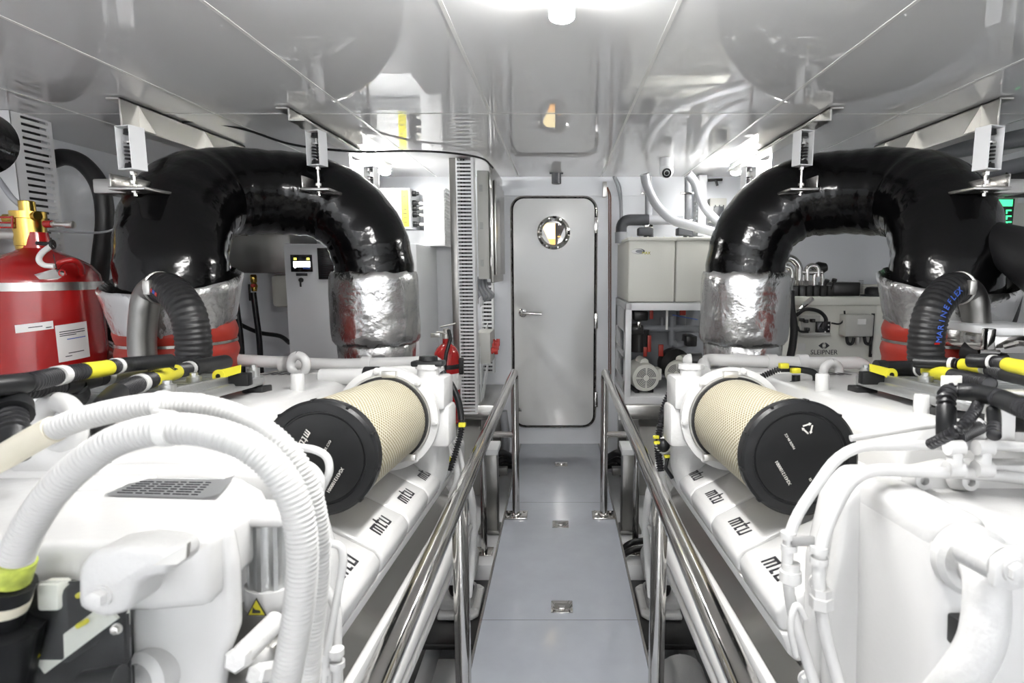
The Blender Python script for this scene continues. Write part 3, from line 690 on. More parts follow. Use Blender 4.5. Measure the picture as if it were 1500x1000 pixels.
# ------------------------------------------------------------------ exhaust ducts
def duct(sx, nm, lab):
    S = Matrix.Diagonal((sx, 1, 1, 1))
    r = thing('exhaust_duct', (sx*1.0, 3.06, .80), lab, 'duct', 'arched exhaust ducts')
    def mb(m): b = MB(S); b.mat(m); return b
    R = .205
    path = catmull([(.995, 3.06, 1.30), (.995, 3.06, 1.45), (1.06, 3.05, 1.63), (1.22, 3.02, 1.755), (1.42, 2.92, 1.78), (1.60, 2.72, 1.75), (1.63, 2.52, 1.66), (1.60, 2.38, 1.50), (1.575, 2.33, 1.35), (1.57, 2.32, 1.20)], 8)
    path = resample(path, .028)
    rr = [R*(1+.012*math.sin(i*1.9)+.010*math.sin(i*.77+1)) for i in range(len(path))]
    for i in range(1, 14): rr[-i] *= .955+.0033*i
    b = mb('lagging'); b.tube(path, rr, 48); b.build('lagged_elbow', parent=r)
    # foil lagging on the engine leg: crimped top edge, laced bottom edge, narrower sleeve below
    t = MB(S); t.mat('foil'); random.seed(7+sx)
    def sleeve(c, prof, wob, seg=56, tilt=0.):
        tm = bmesh.new(); rings = []
        for q, (rad, z) in enumerate(prof):
            ring = []
            for k in range(seg):
                a = 2*PI*k/seg
                w = wob*(math.sin(9*a+q*.9)+.7*math.sin(14*a+1.3*q)+.5*math.sin(23*a+q*.4))*.5
                e = 1.9 if q in (1, len(prof)-2) else 1
                tl = tilt*math.sin(a)*rad
                ring.append(tm.verts.new((c[0]+(rad+w*e)*math.cos(a), c[1]+(rad+w*e)*math.sin(a), z+w*e*.7+tl)))
            rings.append(ring)
        for q in range(len(rings)-1):
            for k in range(seg): tm.faces.new((rings[q][k], rings[q][(k+1) % seg], rings[q+1][(k+1) % seg], rings[q+1][k]))
        bmesh.ops.recalc_face_normals(tm, faces=tm.faces); t._in(tm)
    sleeve((.995, 3.06), [(.198, 1.372), (.212, 1.385), (.226, 1.372), (.231, 1.345), (.232, 1.28), (.230, 1.2), (.232, 1.12), (.231, 1.06), (.228, 1.025), (.215, 1.005), (.19, 1.01)], .0045)
    t.build('foil_sleeve', parent=r, ang=70)
    t = MB(S); t.mat('foil'); sleeve((.995, 3.06), [(.18, 1.03), (.203, 1.012), (.205, .96), (.200, .90), (.205, .84), (.19, .82)], .005); t.build('foil_collar', parent=r, ang=70)
    # outboard leg: flared foil collar, orange bellows, clamps
    t = MB(S); t.mat('foil'); c = (1.565, 2.31)
    sleeve(c, [(.200, 1.26), (.218, 1.335), (.240, 1.362), (.250, 1.352), (.243, 1.32), (.230, 1.26), (.218, 1.20), (.21, 1.18), (.19, 1.18)], .0035, tilt=.22); t.build('foil_collar', parent=r, ang=70)
    b = mb('orange'); z = [1.24, 1.225, 1.215, 1.20, 1.19, 1.165, 1.15, 1.13, 1.105, 1.085, 1.065, 1.05, 1.03, .70]
    rad = [.205, .211, .211, .206, .206, .214, .217, .214, .206, .214, .217, .214, .208, .205]
    b.lathe([(q, w) for q, w in zip(rad, z)][::-1], (c[0], c[1], 0), (0, 0, 1), 48); be = b.build('silicone_bellows', parent=r)
    for zz in (1.19, 1.10): b = mb('steel'); b.lathe([(.207, 0), (.2135, .001), (.2135, .012), (.207, .013)], (c[0], c[1], zz), (0, 0, 1), 48); b.build('hose_clamp', parent=be)
    # steel lugs that the spring hangers take hold of
    b = mb('steel')
    b.box((1.07, 2.69, 1.762), (1.20, 2.90, 1.774), .003); b.box((1.192, 2.70, 1.774), (1.199, 2.90, 1.83), .002)
    b.build('hanger_lug', parent=r)
    b = mb('steel')
    b.box((1.53, 2.14, 1.690), (1.665, 2.38, 1.702), .003); b.box((1.658, 2.15, 1.702), (1.665, 2.40, 1.75), .002); b.box((1.62, 2.24, 1.69), (1.80, 2.42, 1.745), .006)
    b.build('hanger_lug', parent=r)
    return r
duct(1, 'right', 'black arched exhaust duct with foil sleeves over the right engine')
duct(-1, 'left', 'black arched exhaust duct with foil sleeves over the left engine')

# water injection pipe and black hose by each outboard leg
for sx, lab in ((1, 'ribbed black wet exhaust hose with blue lettering and its dull steel elbow, right'), (-1, 'ribbed black wet exhaust hose with red and blue dashes and its dull steel elbow, left')):
    S = Matrix.Diagonal((sx, 1, 1, 1)); Y = 2.03
    def pt(px, py, y=Y): p = at(px if sx > 0 else 1640-px, py, y); return V((p.x*sx, p.y, p.z))
    r = thing('injection_hose', (sx*1.45, Y, .8), lab, 'hose', 'wet exhaust hoses')
    b = MB(S); b.mat('darksteel')
    b.tube(catmull([pt(1428, 545), pt(1432, 500), pt(1428, 450), pt(1420, 428), pt(1405, 420, 2.0), pt(1396, 421, 1.99)], 6), [.045]*12+[.046]*12+[.047]*7, 24); b.build('steel_elbow', parent=r)
    b = MB(S); b.mat('rubber')
    H = catmull([pt(1407, 421, 2.0), pt(1388, 426, 1.97), pt(1366, 455, 1.93), pt(1357, 495, 1.92), pt(1356, 535, 1.92), pt(1358, 580, 1.92)], 8)
    b.ribbed(H, .056, .017, .0022, 28); hs = b.build('rubber_hose', parent=r)
    b = MB(S); b.mat('galv'); p = pt(1404, 422, 1.995); d = (pt(1388, 426, 1.97)-pt(1420, 428)).normalized()
    b.torus(p, d, .054, .006, 32, 8); b.box(p+V((-.012, -.075, -.02)), p+V((.012, -.05, .03)), .004); b.build('hose_clamp', parent=r)
    b = MB(ID)
    Hw = [V((p.x*sx, p.y, p.z)) for p in resample(H, .004)]
    if sx > 0:
        b.mat('blueink'); s0 = .098
        for k, ch in enumerate('MARINEFLEX'[::-1]):
            i = int((s0+k*.0198)/.004)
            if i+3 < len(Hw):
                u = (Hw[i]-Hw[i+3]).normalized(); n = V((.12, -1, .12)); n = (n-u*n.dot(u)).normalized()
                b.text(ch, Hw[i]+n*.0566, u, n.cross(u), .029, .0012)
        b.mat('red'); i = int(.288/.004); b.box(Hw[i]+V((-.008, -.058, -.003)), Hw[i]+V((.008, -.055, .003)))
    else:
        for k in range(5):
            b.mat('redplastic' if k % 2 == 0 else 'blueink'); i = int((.018+k*.017)/.004); u = (Hw[i+3]-Hw[i]).normalized(); n = V((-.75, -1, .0)); n = (n-u*n.dot(u)).normalized()
            w = u.cross(n); b.prism([(-.006, -.006), (.006, -.006), (.006, .006), (-.006, .006)], Hw[i]+n*.0555, u, w, n*.0018)
    b.build('printed_marking', parent=hs)

# ------------------------------------------------------------------ ceiling beams and spring hangers
def beam(sx, x, y0, y1, h, lab):
    S = Matrix.Diagonal((sx, 1, 1, 1)); zt = ZC-.004
    r = thing('hanger_beam', (sx*x, (y0+y1)/2, zt-h), lab, 'beam', 'steel hanger beams under the ceiling')
    b = MB(S); b.mat('galv')
    b.box((x-.004, y0, zt-h), (x+.004, y1, zt), .001, 1); b.box((x-.004, y0, zt-.008), (x+.055, y1, zt), .001, 1); b.box((x-.07, y0, zt-h), (x, y1, zt-h+.007), .001, 1)
    b.build('channel', parent=r)
    for y in (y0+.10, y0+.55, y1-.12):
        g = MB(S); g.mat('galv'); g.prism([(0, 0), (-.068, -h+.01), (0, -h+.01)], (x-.003, y, zt-.002), (1, 0, 0), (0, 0, 1), (0, .006, 0)); g.lathe([(.008, 0), (.007, .014)], (x-.035, y+.04, zt-h+.007), (0, 0, 1), 6); g.build('gusset', parent=r)
beam(1, 1.175, 2.56, 3.85, .058, 'inner steel hanger beam above the right exhaust duct'); beam(-1, 1.175, 2.56, 3.85, .058, 'inner steel hanger beam above the left exhaust duct')
beam(1, 1.80, 2.42, 3.35, .13, 'outer steel hanger beam above the right exhaust duct'); beam(-1, 1.80, 2.42, 3.35, .13, 'outer steel hanger beam above the left exhaust duct')
def hanger(sx, x, y, z0, zr, lab, tw=.0):
    """white U channel with a spring and a threaded rod"""
    r = thing('spring_hanger', (sx*x, y, zr), lab, 'hanger', 'white spring hangers')
    def mb(m): b = MB(Matrix.Translation((sx*x, y, 0)) @ Matrix.Diagonal((sx, 1, 1, 1)) @ Matrix.Rotation(tw, 4, 'Z')); b.mat(m); return b
    h, w, d = .158, .034, .030
    b = mb('panelwhite')
    for q in (-w, w): b.box((q-.002, -d, z0-h), (q+.002, d, z0), .001, 1)
    b.box((-w, -d, z0-.004), (w, d, z0), .001, 1); b.box((-w, -d, z0-h), (w, d, z0-h+.005), .001, 1); b.box((-.001, d-.003, z0-h), (w, d, z0), .001, 1)
    b.box((w+.001, -.004, z0-h+.03), (w+.0035, .004, z0-.03), .001, 1)
    b.build('channel', parent=r)
    b = mb('rubber'); P = [(.020*math.cos(a*.5), .020*math.sin(a*.5), z0-h+.03+a*.0011) for a in range(0, 60)]
    b.tube(P, .0042, 6); b.lathe([(.027, 0), (.024, .018)], (0, 0, z0-h+.006), (0, 0, 1), 16); b.lathe([(.022, 0), (.02, .018)], (0, 0, z0-.028), (0, 0, 1), 16); b.build('spring', parent=r)
    b = mb('chrome'); b.lathe([(.024, 0), (.024, .006)], (0, 0, z0-h+.097), (0, 0, 1), 20); b.rod((0, 0, zr), (0, 0, z0-.03), .0065, seg=10); b.build('threaded_rod', parent=r)
    for z in (z0-h-.016, zr+.014, zr+.045): b = mb('chrome'); b.lathe([(.013, 0), (.013, .012)], (0, 0, z), (0, 0, 1), 6); b.build('nut', parent=r)
for sx, s in ((1, 'right'), (-1, 'left')):
    hanger(sx, 1.14, 2.75, ZC-.062, 1.745, 'white spring hanger on the inner shoulder of the %s exhaust duct' % s, .25)
    hanger(sx, 1.60, 2.19, 1.924, 1.672, 'white spring hanger on the outer shoulder of the %s exhaust duct' % s, .3)
    hanger(sx, 1.14, 3.52, ZC-.089, 1.70, 'smaller looking white spring hanger behind the %s exhaust duct, by the lit ceiling lamp' % s, .25)

# black cable slung under the ceiling
b = one('rubber')
b.tube(catmull([at(238, 192, 2.75), at(262, 180, 2.8), at(300, 178, 2.86), at(360, 190, 2.95), at(430, 212, 3.08), at(520, 222, 3.2), at(600, 221, 3.35), at(660, 224, 3.45), at(706, 232, 3.62), at(722, 246, 3.72)], 6), .006, 8)
tag(b.build('ceiling_cable'), 'thin black cable slung along the ceiling over the left exhaust duct', 'cable')

# ------------------------------------------------------------------ white conduits arching over the left engine
def conduit(pts, rad, lab, ends):
    P = catmull(pts, 8); o = V(P[0]); r = thing('cable_conduit', P[-1], lab, 'conduit', 'white corrugated cable conduits')
    b = one('conduit'); b.ribbed(P, rad, .0056, .0012, 24); b.build('corrugated_tube', parent=r)
    for m, a, k, nm, ra in ends:
        b = one(m); b.tube(P[a:k], ra, 20); b.build(nm, parent=r)
    return r
conduit([at(-60, 700, .70), at(0, 672, .70), at(80, 628, .69), at(160, 603, .69), at(238, 592, .69), at(310, 598, .685), at(372, 622, .68), at(418, 658, .675), at(448, 706, .675), at(464, 770, .68), at(466, 840, .69), at(458, 920, .69), at(448, 1040, .69)], .0150,
        'white corrugated conduit, the upper of the two arching over the left engine', [('beige', 0, 17, 'beige_sleeve', .0165)])
r2 = conduit([at(14, 850, .60), at(34, 790, .60), at(68, 732, .60), at(112, 686, .60), at(172, 645, .60), at(246, 628, .60), at(312, 634, .60), at(368, 656, .60), at(410, 695, .60), at(434, 745, .60), at(443, 805, .60), at(440, 870, .60), at(430, 940, .60), at(412, 1030, .60)], .0172,
        'white corrugated conduit, the lower one with a yellow green sleeve at its left end', [('lime', 0, 5, 'sleeve', .0195)])
b = one('plastic'); p = at(12, 852, .60); q = at(-6, 910, .60); e = at(-30, 1060, .60)
b.tube([p, q], .026, 24); b.tube([q, q.lerp(e, .2)], .031, 24); b.tube([q, e], .046, 28); b.mat('beige').tube([p.lerp(q, .35), p.lerp(q, .6)], .0265, 24); b.build('black_connector', parent=r2)
b = one('label'); p = at(238, 592, .69); q = at(246, 628, .60)
b.tube([p-V((.005, 0, -.0)), p+V((.005, 0, 0))], .0166, 24); b.tube([q-V((.006, 0, 0)), q+V((.006, 0, 0))], .0188, 24)
b.tube([p+V((0, -.014, -.006)), q+V((0, .010, .014))], .004, 8)
tag(b.build('cable_tie'), 'white cable tie holding the two arching conduits together', 'cable tie')

# ------------------------------------------------------------------ black wiring conduits with yellow labels on top of the engines
def W(p): return EF @ p
def wire(name, pts, rad, lab, seg, grp='black wiring conduits', bend=False):
    """pts: points in the engine frame; seg: (kind, from, to) pieces along the run"""
    P = resample(fillet(pts, .035, 8) if bend else catmull(pts, 10), .002); n = len(P)
    col = [CX+F*p.x/(p.y*math.cos(TE)-p.z*math.sin(TE)) for p in P]
    ix = lambda a: int(a*(n-1)) if abs(a) <= 1 else min(range(n), key=lambda i: abs(col[i]-a))
    P = [W(p) for p in P]
    r = thing(name, P[0], lab, 'wiring conduit', grp)
    for kind, a, c in seg:
        Q = P[ix(a):ix(c)+1]
        if len(Q) < 2: continue
        if kind == 'rib': b = one('hose'); b.ribbed(Q, rad*1.03, .0088, .0042, 18); b.build('ribbed_tube', parent=r)
        elif kind == 'plain': b = one('plastic'); b.tube(Q, rad*1.04, 18); b.build('plain_tube', parent=r)
        elif kind == 'grey': b = one('darksteel'); b.tube(Q, rad*1.05, 18); b.build('clear_sleeve', parent=r)
        elif kind == 'yellow': b = one('yellow'); b.tube(Q, rad*1.04, 18); b.build('yellow_label', parent=r)
        elif kind == 'ring': b = one('conduit'); b.tube(Q, rad*1.12, 18); b.build('white_ring', parent=r)
        elif kind == 'box':
            b = one('plastic'); d = (Q[-1]-Q[0]).normalized(); b.tube(Q, rad*1.25, 18); b.tube([Q[0]-d*.004, Q[0]+d*.02], rad*1.42, 18); b.build('plug_body', parent=r)
    return r, P
r, P = wire('wiring_conduit', [ez(152, 634, -.21), ez(149, 606, -.17), ez(160, 586, -.152), ez(184, 569, -.143), ez(240, 550, -.14), ez(275, 540, -.14), ez(330, 530, -.14)], .0185,
     'black conduit with a yellow X3 label, running from an elbow on the left engine', [('plain', 0, 172), ('rib', 172, 201), ('ring', 201, 207), ('rib', 207, 221), ('yellow', 221, 257), ('rib', 257, 274), ('ring', 274, 279), ('box', 279, 1)])
b = one('ink'); i = min(range(len(P)), key=lambda k: abs((EF.inverted() @ P[k]).x/(EF.inverted() @ P[k]).y+(820-243)/830)); u = (P[i-4]-P[i+4]).normalized(); n = (EYE-P[i]).normalized()+V((0, 0, .25)); n = (n-u*n.dot(u)).normalized()
b.text('-X3', P[i]+n*.0215, u, n.cross(u), .026, .0008); b.build('label_text', parent=r)
wire('wiring_conduit', [ez(-40, 590, -.12), ez(0, 578, -.12), ez(60, 568, -.12), ez(105, 563, -.125), ez(150, 553, -.13), ez(195, 545, -.13), ez(245, 537, -.13), ez(290, 530, -.13)], .0165,
     'thick ribbed black conduit with a grey sleeve on the left engine before the red cylinder', [('rib', -40, 86), ('plain', 86, 136), ('rib', 136, 149), ('ring', 149, 157), ('grey', 157, 205), ('rib', 205, 230), ('ring', 230, 234), ('plain', 234, 1)])
wire('wiring_conduit', [ez(-30, 568, -.10), ez(40, 560, -.10), ez(85, 550, -.10), ez(120, 544, -.10), ez(150, 540, -.10), ez(185, 534, -.10), ez(250, 528, -.10)], .0155,
     'black conduit with a yellow label lying closest to the red cylinder on the left engine', [('plain', -30, 34), ('rib', 34, 82), ('ring', 82, 92), ('rib', 92, 122), ('yellow', 122, 157), ('rib', 157, 167), ('ring', 167, 172), ('plain', 172, 1)])
wire('wiring_conduit', [ez(20, 670, -.20), ez(18, 625, -.16), ez(16, 590, -.13)], .019, 'upright black plug at the left edge of the photo beside the white lifting eye', [('plain', 0, .35), ('rib', .35, .75), ('box', .75, 1)])
wire('wiring_conduit', [ez(-20, 648, -.19), ez(15, 642, -.19), ez(50, 640, -.19)], .020, 'short ribbed black conduit low behind the white lifting eye of the left engine', [('rib', 0, 1)])
wire('wiring_conduit', [ez(110, 590, -.17), ez(117, 578, -.15), ez(112, 566, -.13)], .016, 'short black branch plug under the thick ribbed conduit, left engine', [('rib', 0, .6), ('plain', .6, 1)])
wire('wiring_conduit', [ez(1285, 540, -.14), ez(1340, 540, -.14), ez(1375, 546, -.14), ez(1410, 553, -.14), ez(1450, 562, -.14)], .0175,
     'black plug and conduit with a yellow label at the head of the right engine bundle', [('box', 0, 1344), ('ring', 1344, 1350), ('rib', 1350, 1359), ('yellow', 1359, 1396), ('rib', 1396, 1)])
wire('wiring_conduit', [ez(1340, 530, -.115), ez(1395, 533, -.115), ez(1425, 536, -.115), ez(1462, 545, -.115), ez(1540, 562, -.115)], .0150,
     'black conduit with a yellow label, second back in the right engine bundle', [('plain', 0, 1392), ('ring', 1392, 1398), ('rib', 1398, 1409), ('yellow', 1409, 1445), ('ring', 1445, 1452), ('rib', 1452, 1475), ('plain', 1475, 1)])
wire('wiring_conduit', [ez(1420, 528, -.095), ez(1462, 531, -.095), ez(1490, 537, -.095), ez(1550, 548, -.095)], .0145, 'black conduit with a yellow label at the right edge, below the chrome box', [('plain', 0, 1452), ('ring', 1452, 1458), ('rib', 1458, 1477), ('yellow', 1477, 1)])
wire('wiring_conduit', [ez(1386, 640, -.19), ez(1386, 612, -.16), ez(1386, 578, -.125), ez(1392, 572, -.12), ez(1430, 575, -.12), ez(1462, 582, -.12), ez(1500, 598, -.12), ez(1560, 618, -.12)], .0138,
     'black elbow conduit nearest the camera on the right engine, by the white bracket', [('plain', 0, .12), ('rib', .12, .26), ('plain', .26, .46), ('rib', .46, .52), ('plain', .52, .72), ('rib', .72, 1)], bend=True)
wire('wiring_conduit', [ez(1434, 588, -.135), ez(1425, 606, -.145), ez(1402, 630, -.165), ez(1360, 652, -.20)], .0085, 'thin ribbed black branch hose dropping from the elbow conduit, right engine', [('rib', 0, 1)])
wire('wiring_conduit', [ez(1455, 600, -.14), ez(1456, 612, -.15), ez(1456, 640, -.17)], .009, 'short upright black plug behind the white bracket, right engine', [('plain', 0, .6), ('rib', .6, 1)])
wire('wiring_conduit', [ez(1400, 640, -.19), ez(1440, 624, -.19), ez(1500, 622, -.19), ez(1540, 630, -.19)], .013, 'ribbed black conduit low behind the white bracket of the right engine', [('rib', 0, .5), ('plain', .5, 1)])
for lab, px, py, z in (('yellow lock lever on the black plug, left engine', 322, 550, -.150), ('yellow lock lever on the black plug, right engine', 1304, 548, -.150)):
    p = W(ez(px, py, z)); s = 1 if px > 820 else -1
    r = thing('lock_lever', p-V((0, 0, .03)), lab, 'lever', 'yellow lock levers')
    b = one('yellow'); b.lathe([(.016, 0), (.016, .007)], p, (0, -1, .2), 20); b.prism([(0, .015), (s*-.055, .028), (s*-.055, .008), (s*-.01, -.006)], p, (1, 0, 0), (0, .2, 1), (0, -.006, 0)); b.build('lever', parent=r)
    b = one('plastic'); b.box(p+V((-s*.07 if s > 0 else .0, .004, -.03)), p+V((0 if s > 0 else .07, .03, .004)), .003); b.lathe([(.006, 0), (.006, .002)], p+V((0, -.007, 0)), (0, -1, .2), 12); b.build('housing', parent=r)
# white tie plate beside the elbow conduit
b = MB(EF); b.mat('label'); p = ez(1407, 564, -.125); b.box(p+V((-.022, .02, -.016)), p+V((.018, .024, .016)), .006)
tag(b.build('tie_plate'), 'small white plate behind the elbow conduit of the right engine', 'plate')
# sensor harness on the right engine
r, P = wire('sensor_cable', [ea(1075, 560, 2.0), ea(1105, 556, 1.98), ea(1130, 545, 1.98), ea(1150, 540, 1.97), ea(1190, 545, 1.95), ea(1196, 560, 1.95)], .011, 'thin black sensor cable with yellow tags across the top of the right engine', [('rib', 0, .55), ('plain', .55, 1)])
for px, py in ((1166, 549), (1196, 556)): b = MB(EF); b.mat('plastic'); p = ea(px, py, 1.95); b.lathe([(.014, .0), (.014, -.02), (.02, -.022), (.02, -.04), (.014, -.042), (.014, -.055)][::-1], p, (0, 0, 1), 18); b.build('sensor_plug', parent=r)
for px, py in ((1148, 536), (1165, 543)): b = MB(EF); b.mat('yellow'); p = ea(px, py, 1.93); b.box(p-V((.015, .012, .008)), p+V((.015, .012, .010)), .003); b.build('yellow_tag', parent=r)
r, P = wire('engine_harness', [ea(1018, 548, 2.0), ea(995, 560, 1.98), ea(977, 585, 1.96), ea(968, 620, 1.95), ea(964, 655, 1.95), ea(968, 690, 1.95)], .013, 'black cable looping down past the intake housing of the right engine', [('plain', 0, .25), ('rib', .25, 1)])
for px, py in ((972, 652), (990, 648)): b = MB(EF); b.mat('plastic'); p = ea(px, py, 1.93); b.ball(p, .022, (1, 1, 1.1), 16); b.build('plug', parent=r)
b = MB(EF); b.mat('plastic'); b.tube([ea(995, 660, 1.93), ea(978, 670, 1.93), ea(975, 685, 1.93), ea(985, 700, 1.93)], .007, 8); b.build('branch_cable', parent=r)
for px, py in ((961, 640), (962, 648), (977, 668)): b = MB(EF); b.mat('yellow'); p = ea(px, py, 1.925); b.box(p-V((.010, .008, .005)), p+V((.010, .008, .005)), .002); b.build('yellow_clip', parent=r)
for px, py in ((973, 652), (990, 648)): b = MB(EF); b.mat('label'); p = ea(px, py, 1.945); b.torus(p, (0, 1, 0), .026, .006, 24, 8); b.build('white_holder', parent=r)
r, P = wire('engine_harness', [ea(648, 545, 2.0), ea(662, 565, 1.98), ea(672, 590, 1.97), ea(676, 625, 1.96), ea(668, 660, 1.95), ea(658, 690, 1.94)], .011, 'black cable looping down past the intake housing of the left engine', [('plain', 0, .5), ('rib', .5, 1)])
for px, py in ((677, 622), (655, 672)): b = MB(EF); b.mat('yellow'); p = ea(px, py, 1.94); b.box(p-V((.012, .010, .007)), p+V((.012, .010, .007)), .002); b.build('yellow_clip', parent=r)
# ------------------------------------------------------------------ helpers for boxed equipment
def bx(p, q, Y0, Y1, b, bev=.004):
    """box whose near face spans two photo corners at distance Y0 and which reaches back to Y1"""
    a, c = at(*p, Y0), at(*q, Y0); b.box((min(a.x, c.x), Y0, min(a.z, c.z)), (max(a.x, c.x), Y1, max(a.z, c.z)), bev); return a, c
def slotted(name, x0, x1, y, dep, z0, z1, pitch, lab, face='-Y', grp=None, side=True):
    """white slotted cable trunking: dark tray with cables behind a cover of slats"""
    r = thing(name, ((x0+x1)/2, y, z0), lab, 'cable trunking', grp)
    b = one('panelwhite'); w = x1-x0
    b.box((x1-.016, y, z0), (x1, y+dep, z1), .001, 1); b.box((x0, y, z0), (x0+.010, y+dep, z1), .001, 1)
    k = int((z1-z0)/pitch)
    for i in range(k): b.box((x0+.01, y, z0+i*pitch), (x1-.016, y+.004, z0+i*pitch+pitch*.56))
    b.build('slotted_cover', parent=r)
    b = one('groove'); b.box((x0+.012, y+dep-.004, z0), (x1-.018, y+dep, z1)); b.build('tray', parent=r)
    b = one('rubber')
    for i in range(2): b.tube([(x0+.02+i*.030, y+dep*.6, z0), (x0+.024+i*.02, y+dep*.55, z1)], .006, 6)
    b.build('cable', parent=r)
    return r
# left: trunking by the cabinet
c = at(667, 240, 3.69); d = at(692, 240, 3.69)
slotted('cable_trunking', c.x, d.x+.004, 3.69, .10, .44, ZC-.002, .0232, 'tall white slotted cable trunking left of the beige electrical cabinet')
b = one('darksteel'); b.box((c.x-.042, 3.70, .40), (c.x-.002, 3.76, ZC-.003), .002); tag(b.build('steel_post'), 'narrow dull steel post along the left edge of the tall slotted trunking', 'post')
b = one('panelwhite')
b.prism([(0, 0), (0, .48), (.43, .60), (.43, .54), (.06, .38), (.06, .14), (.43, .34), (.43, .28)], (d.x+.008, 3.80, .40), (0, 1, 0), (0, 0, 1), (.006, 0, 0)); b.prism([(0, 0), (.43, .06), (.43, .14), (0, .06)], (d.x+.008, 3.80, 1.14), (0, 1, 0), (0, 0, 1), (.006, 0, 0))
tag(b.build('support_bracket'), 'white cut-out plate bracket behind the tall slotted trunking', 'bracket')
slotted('cable_trunking', -.60, -.505, 4.32, .06, .60, 1.30, .03, 'short white slotted trunking under the beige electrical cabinet')
# electrical cabinet on the left of the door
r = thing('electrical_cabinet', (-.53, 4.05, 1.33), 'beige electrical cabinet with a steel door left of the grey door', 'cabinet')
b = one('boxgrey'); b.box((d.x+.016, 3.76, 1.335), (-.462, 4.40, 2.03), .004)
b.mat('midpvc')
for zz in (1.42, 1.66, 1.90):
    for k in range(5): b.box((d.x+.03, 3.758, zz+k*.009), (-.50, 3.7605, zz+k*.009+.003))
b.build('body', parent=r)
b = one('steel'); b.box((-.455, 3.755, 1.31), (-.435, 4.40, 2.07), .004); b.box((-.432, 3.80, 1.36), (-.418, 4.36, 1.98), .006); cd = b.build('door', parent=r)
for zz in (1.45, 1.7, 1.95): b = one('chrome'); b.rod((-.449, 3.748, zz-.03), (-.449, 3.748, zz+.03), .007, seg=10); b.build('hinge', parent=cd)
b = one('greypipe')
for k in range(4): b.tube(catmull([(-.58+k*.018, 3.9+k*.03, 1.345), (-.57+k*.02, 3.88+k*.03, 1.27), (-.55+k*.025, 3.92+k*.03, 1.21), (-.60, 4.02+k*.03, 1.16)], 5), .014, 8)
tag(b.build('cable_bundle'), 'bundle of pale grey cables leaving the bottom of the electrical cabinet', 'cable')
r = thing('switch_box', (-.52, 3.9, .76), 'small beige isolator box with red switches below the electrical cabinet', 'switch box')
b = one('boxgrey'); p, q = bx((698, 533), (718, 487), 3.80, 4.05, b, .006); b.build('enclosure', parent=r)
for k in range(3): b = one('redplastic'); b.lathe([(.024, 0), (.024, .01), (.017, .011), (.015, .035)], (q.x+.001, 3.85+k*.065, q.z-.13+k*.02), (1, 0, 0), 16); b.box((q.x+.02, 3.843+k*.065, q.z-.155+k*.02), (q.x+.045, 3.858+k*.065, q.z-.105+k*.02), .002); b.build('switch', parent=r)
# grey cabinet with a screen behind the left duct
r = thing('control_cabinet', (-1.4, 4.05, -.2), 'tall light grey cabinet with a small lit screen behind the left exhaust duct', 'cabinet')
b = one('cabgrey'); b.box((-1.83, 3.80, -.70), (-.95, 4.42, 1.566), .006); b.build('body', parent=r)
sc = r
b = one('glassblk'); p, q = at(427, 398, 3.797), at(457, 373, 3.797); b.box((p.x, 3.790, p.z), (q.x, 3.80, q.z), .002); s1 = b.build('display', parent=sc)
b = one('screenw'); p, q = at(430, 391, 3.789), at(454, 380, 3.789); b.box((p.x, 3.788, p.z), (q.x, 3.790, q.z-.012)); b.tube([(p.x+.01, 3.788, p.z-.006), (p.x+.016, 3.788, p.z+.03)], .006, 6)
b.mat('screeny'); 
for px in (432, 451): u = at(px, 379, 3.789); b.box((u.x-.008, 3.788, u.z-.007), (u.x+.01, 3.790, u.z+.007))
b.mat('blueink'); p, q = at(444, 394, 3.789), at(454, 392, 3.789); b.box((p.x, 3.788, p.z), (q.x, 3.790, q.z)); b.build('screen_picture', parent=s1)
b = one('ink'); p, q = at(434, 404, 3.797), at(450, 400, 3.797); b.box((p.x, 3.793, p.z), (q.x, 3.80, q.z), .001); b.build('name_plate', parent=sc)
b = one('blackmetal'); p = at(441, 410, 3.797); b.lathe([(.016, 0), (.014, .012)], (p.x, 3.80, p.z), (0, -1, 0), 18); b.box((p.x-.005, 3.783, p.z-.045), (p.x+.005, 3.790, p.z), .001); b.build('key_switch', parent=sc)
b = one('glassblk'); p, q = at(467, 409, 3.797), at(520, 363, 3.797); b.box((p.x, 3.794, p.z), (q.x, 3.80, q.z), .001)
for k in range(14): zz = p.z+(q.z-p.z)*(k+.5)/14; b.box((p.x+.01, 3.790, zz), (q.x-.01, 3.795, zz+.005))
b.build('grille', parent=sc)
# white equipment box with yellow strip, cable glands, slotted duct
r = thing('equipment_box', (-1.2, 4.2, 1.6), 'flat white equipment box with a yellow strip above the light grey cabinet', 'box')
b = one('panelwhite'); bx((515, 334), (600, 275), 4.15, 4.44, b, .004); b.build('body', parent=r)
b = one('yellow'); p, q = at(589, 332, 4.149), at(598, 278, 4.149); b.box((p.x, 4.147, p.z), (q.x, 4.15, q.z)); b.mat('ink')
for k in range(7): b.box((p.x+.012, 4.1455, p.z+.03+k*.03), (q.x-.014, 4.1475, p.z+.036+k*.03))
b.build('label_strip', parent=r)
e = at(600, 300, 4.15).x
for py in (283, 297, 305, 314, 328): b = one('plastic'); p = at(606, py, 4.2); b.lathe([(.02, 0), (.02, .03), (.013, .034), (.013, .05)], (e, 4.22, p.z), (1, 0, 0), 12); b.build('cable_gland', parent=r)
for py, dy in ((297, 4), (305, -2), (314, 5), (328, 2)): b = one('cream'); p = at(606, py, 4.2); q = at(632, py+dy, 4.25); b.tube(catmull([(e+.05, 4.22, p.z), (e+.10, 4.23, (p.z+q.z)/2), (q.x, 4.27, q.z)], 5), .010, 8); b.build('cable', parent=r)
b = one('panelwhite'); p, q = bx((622, 360), (650, 278), 4.2, 4.44, b, .003)
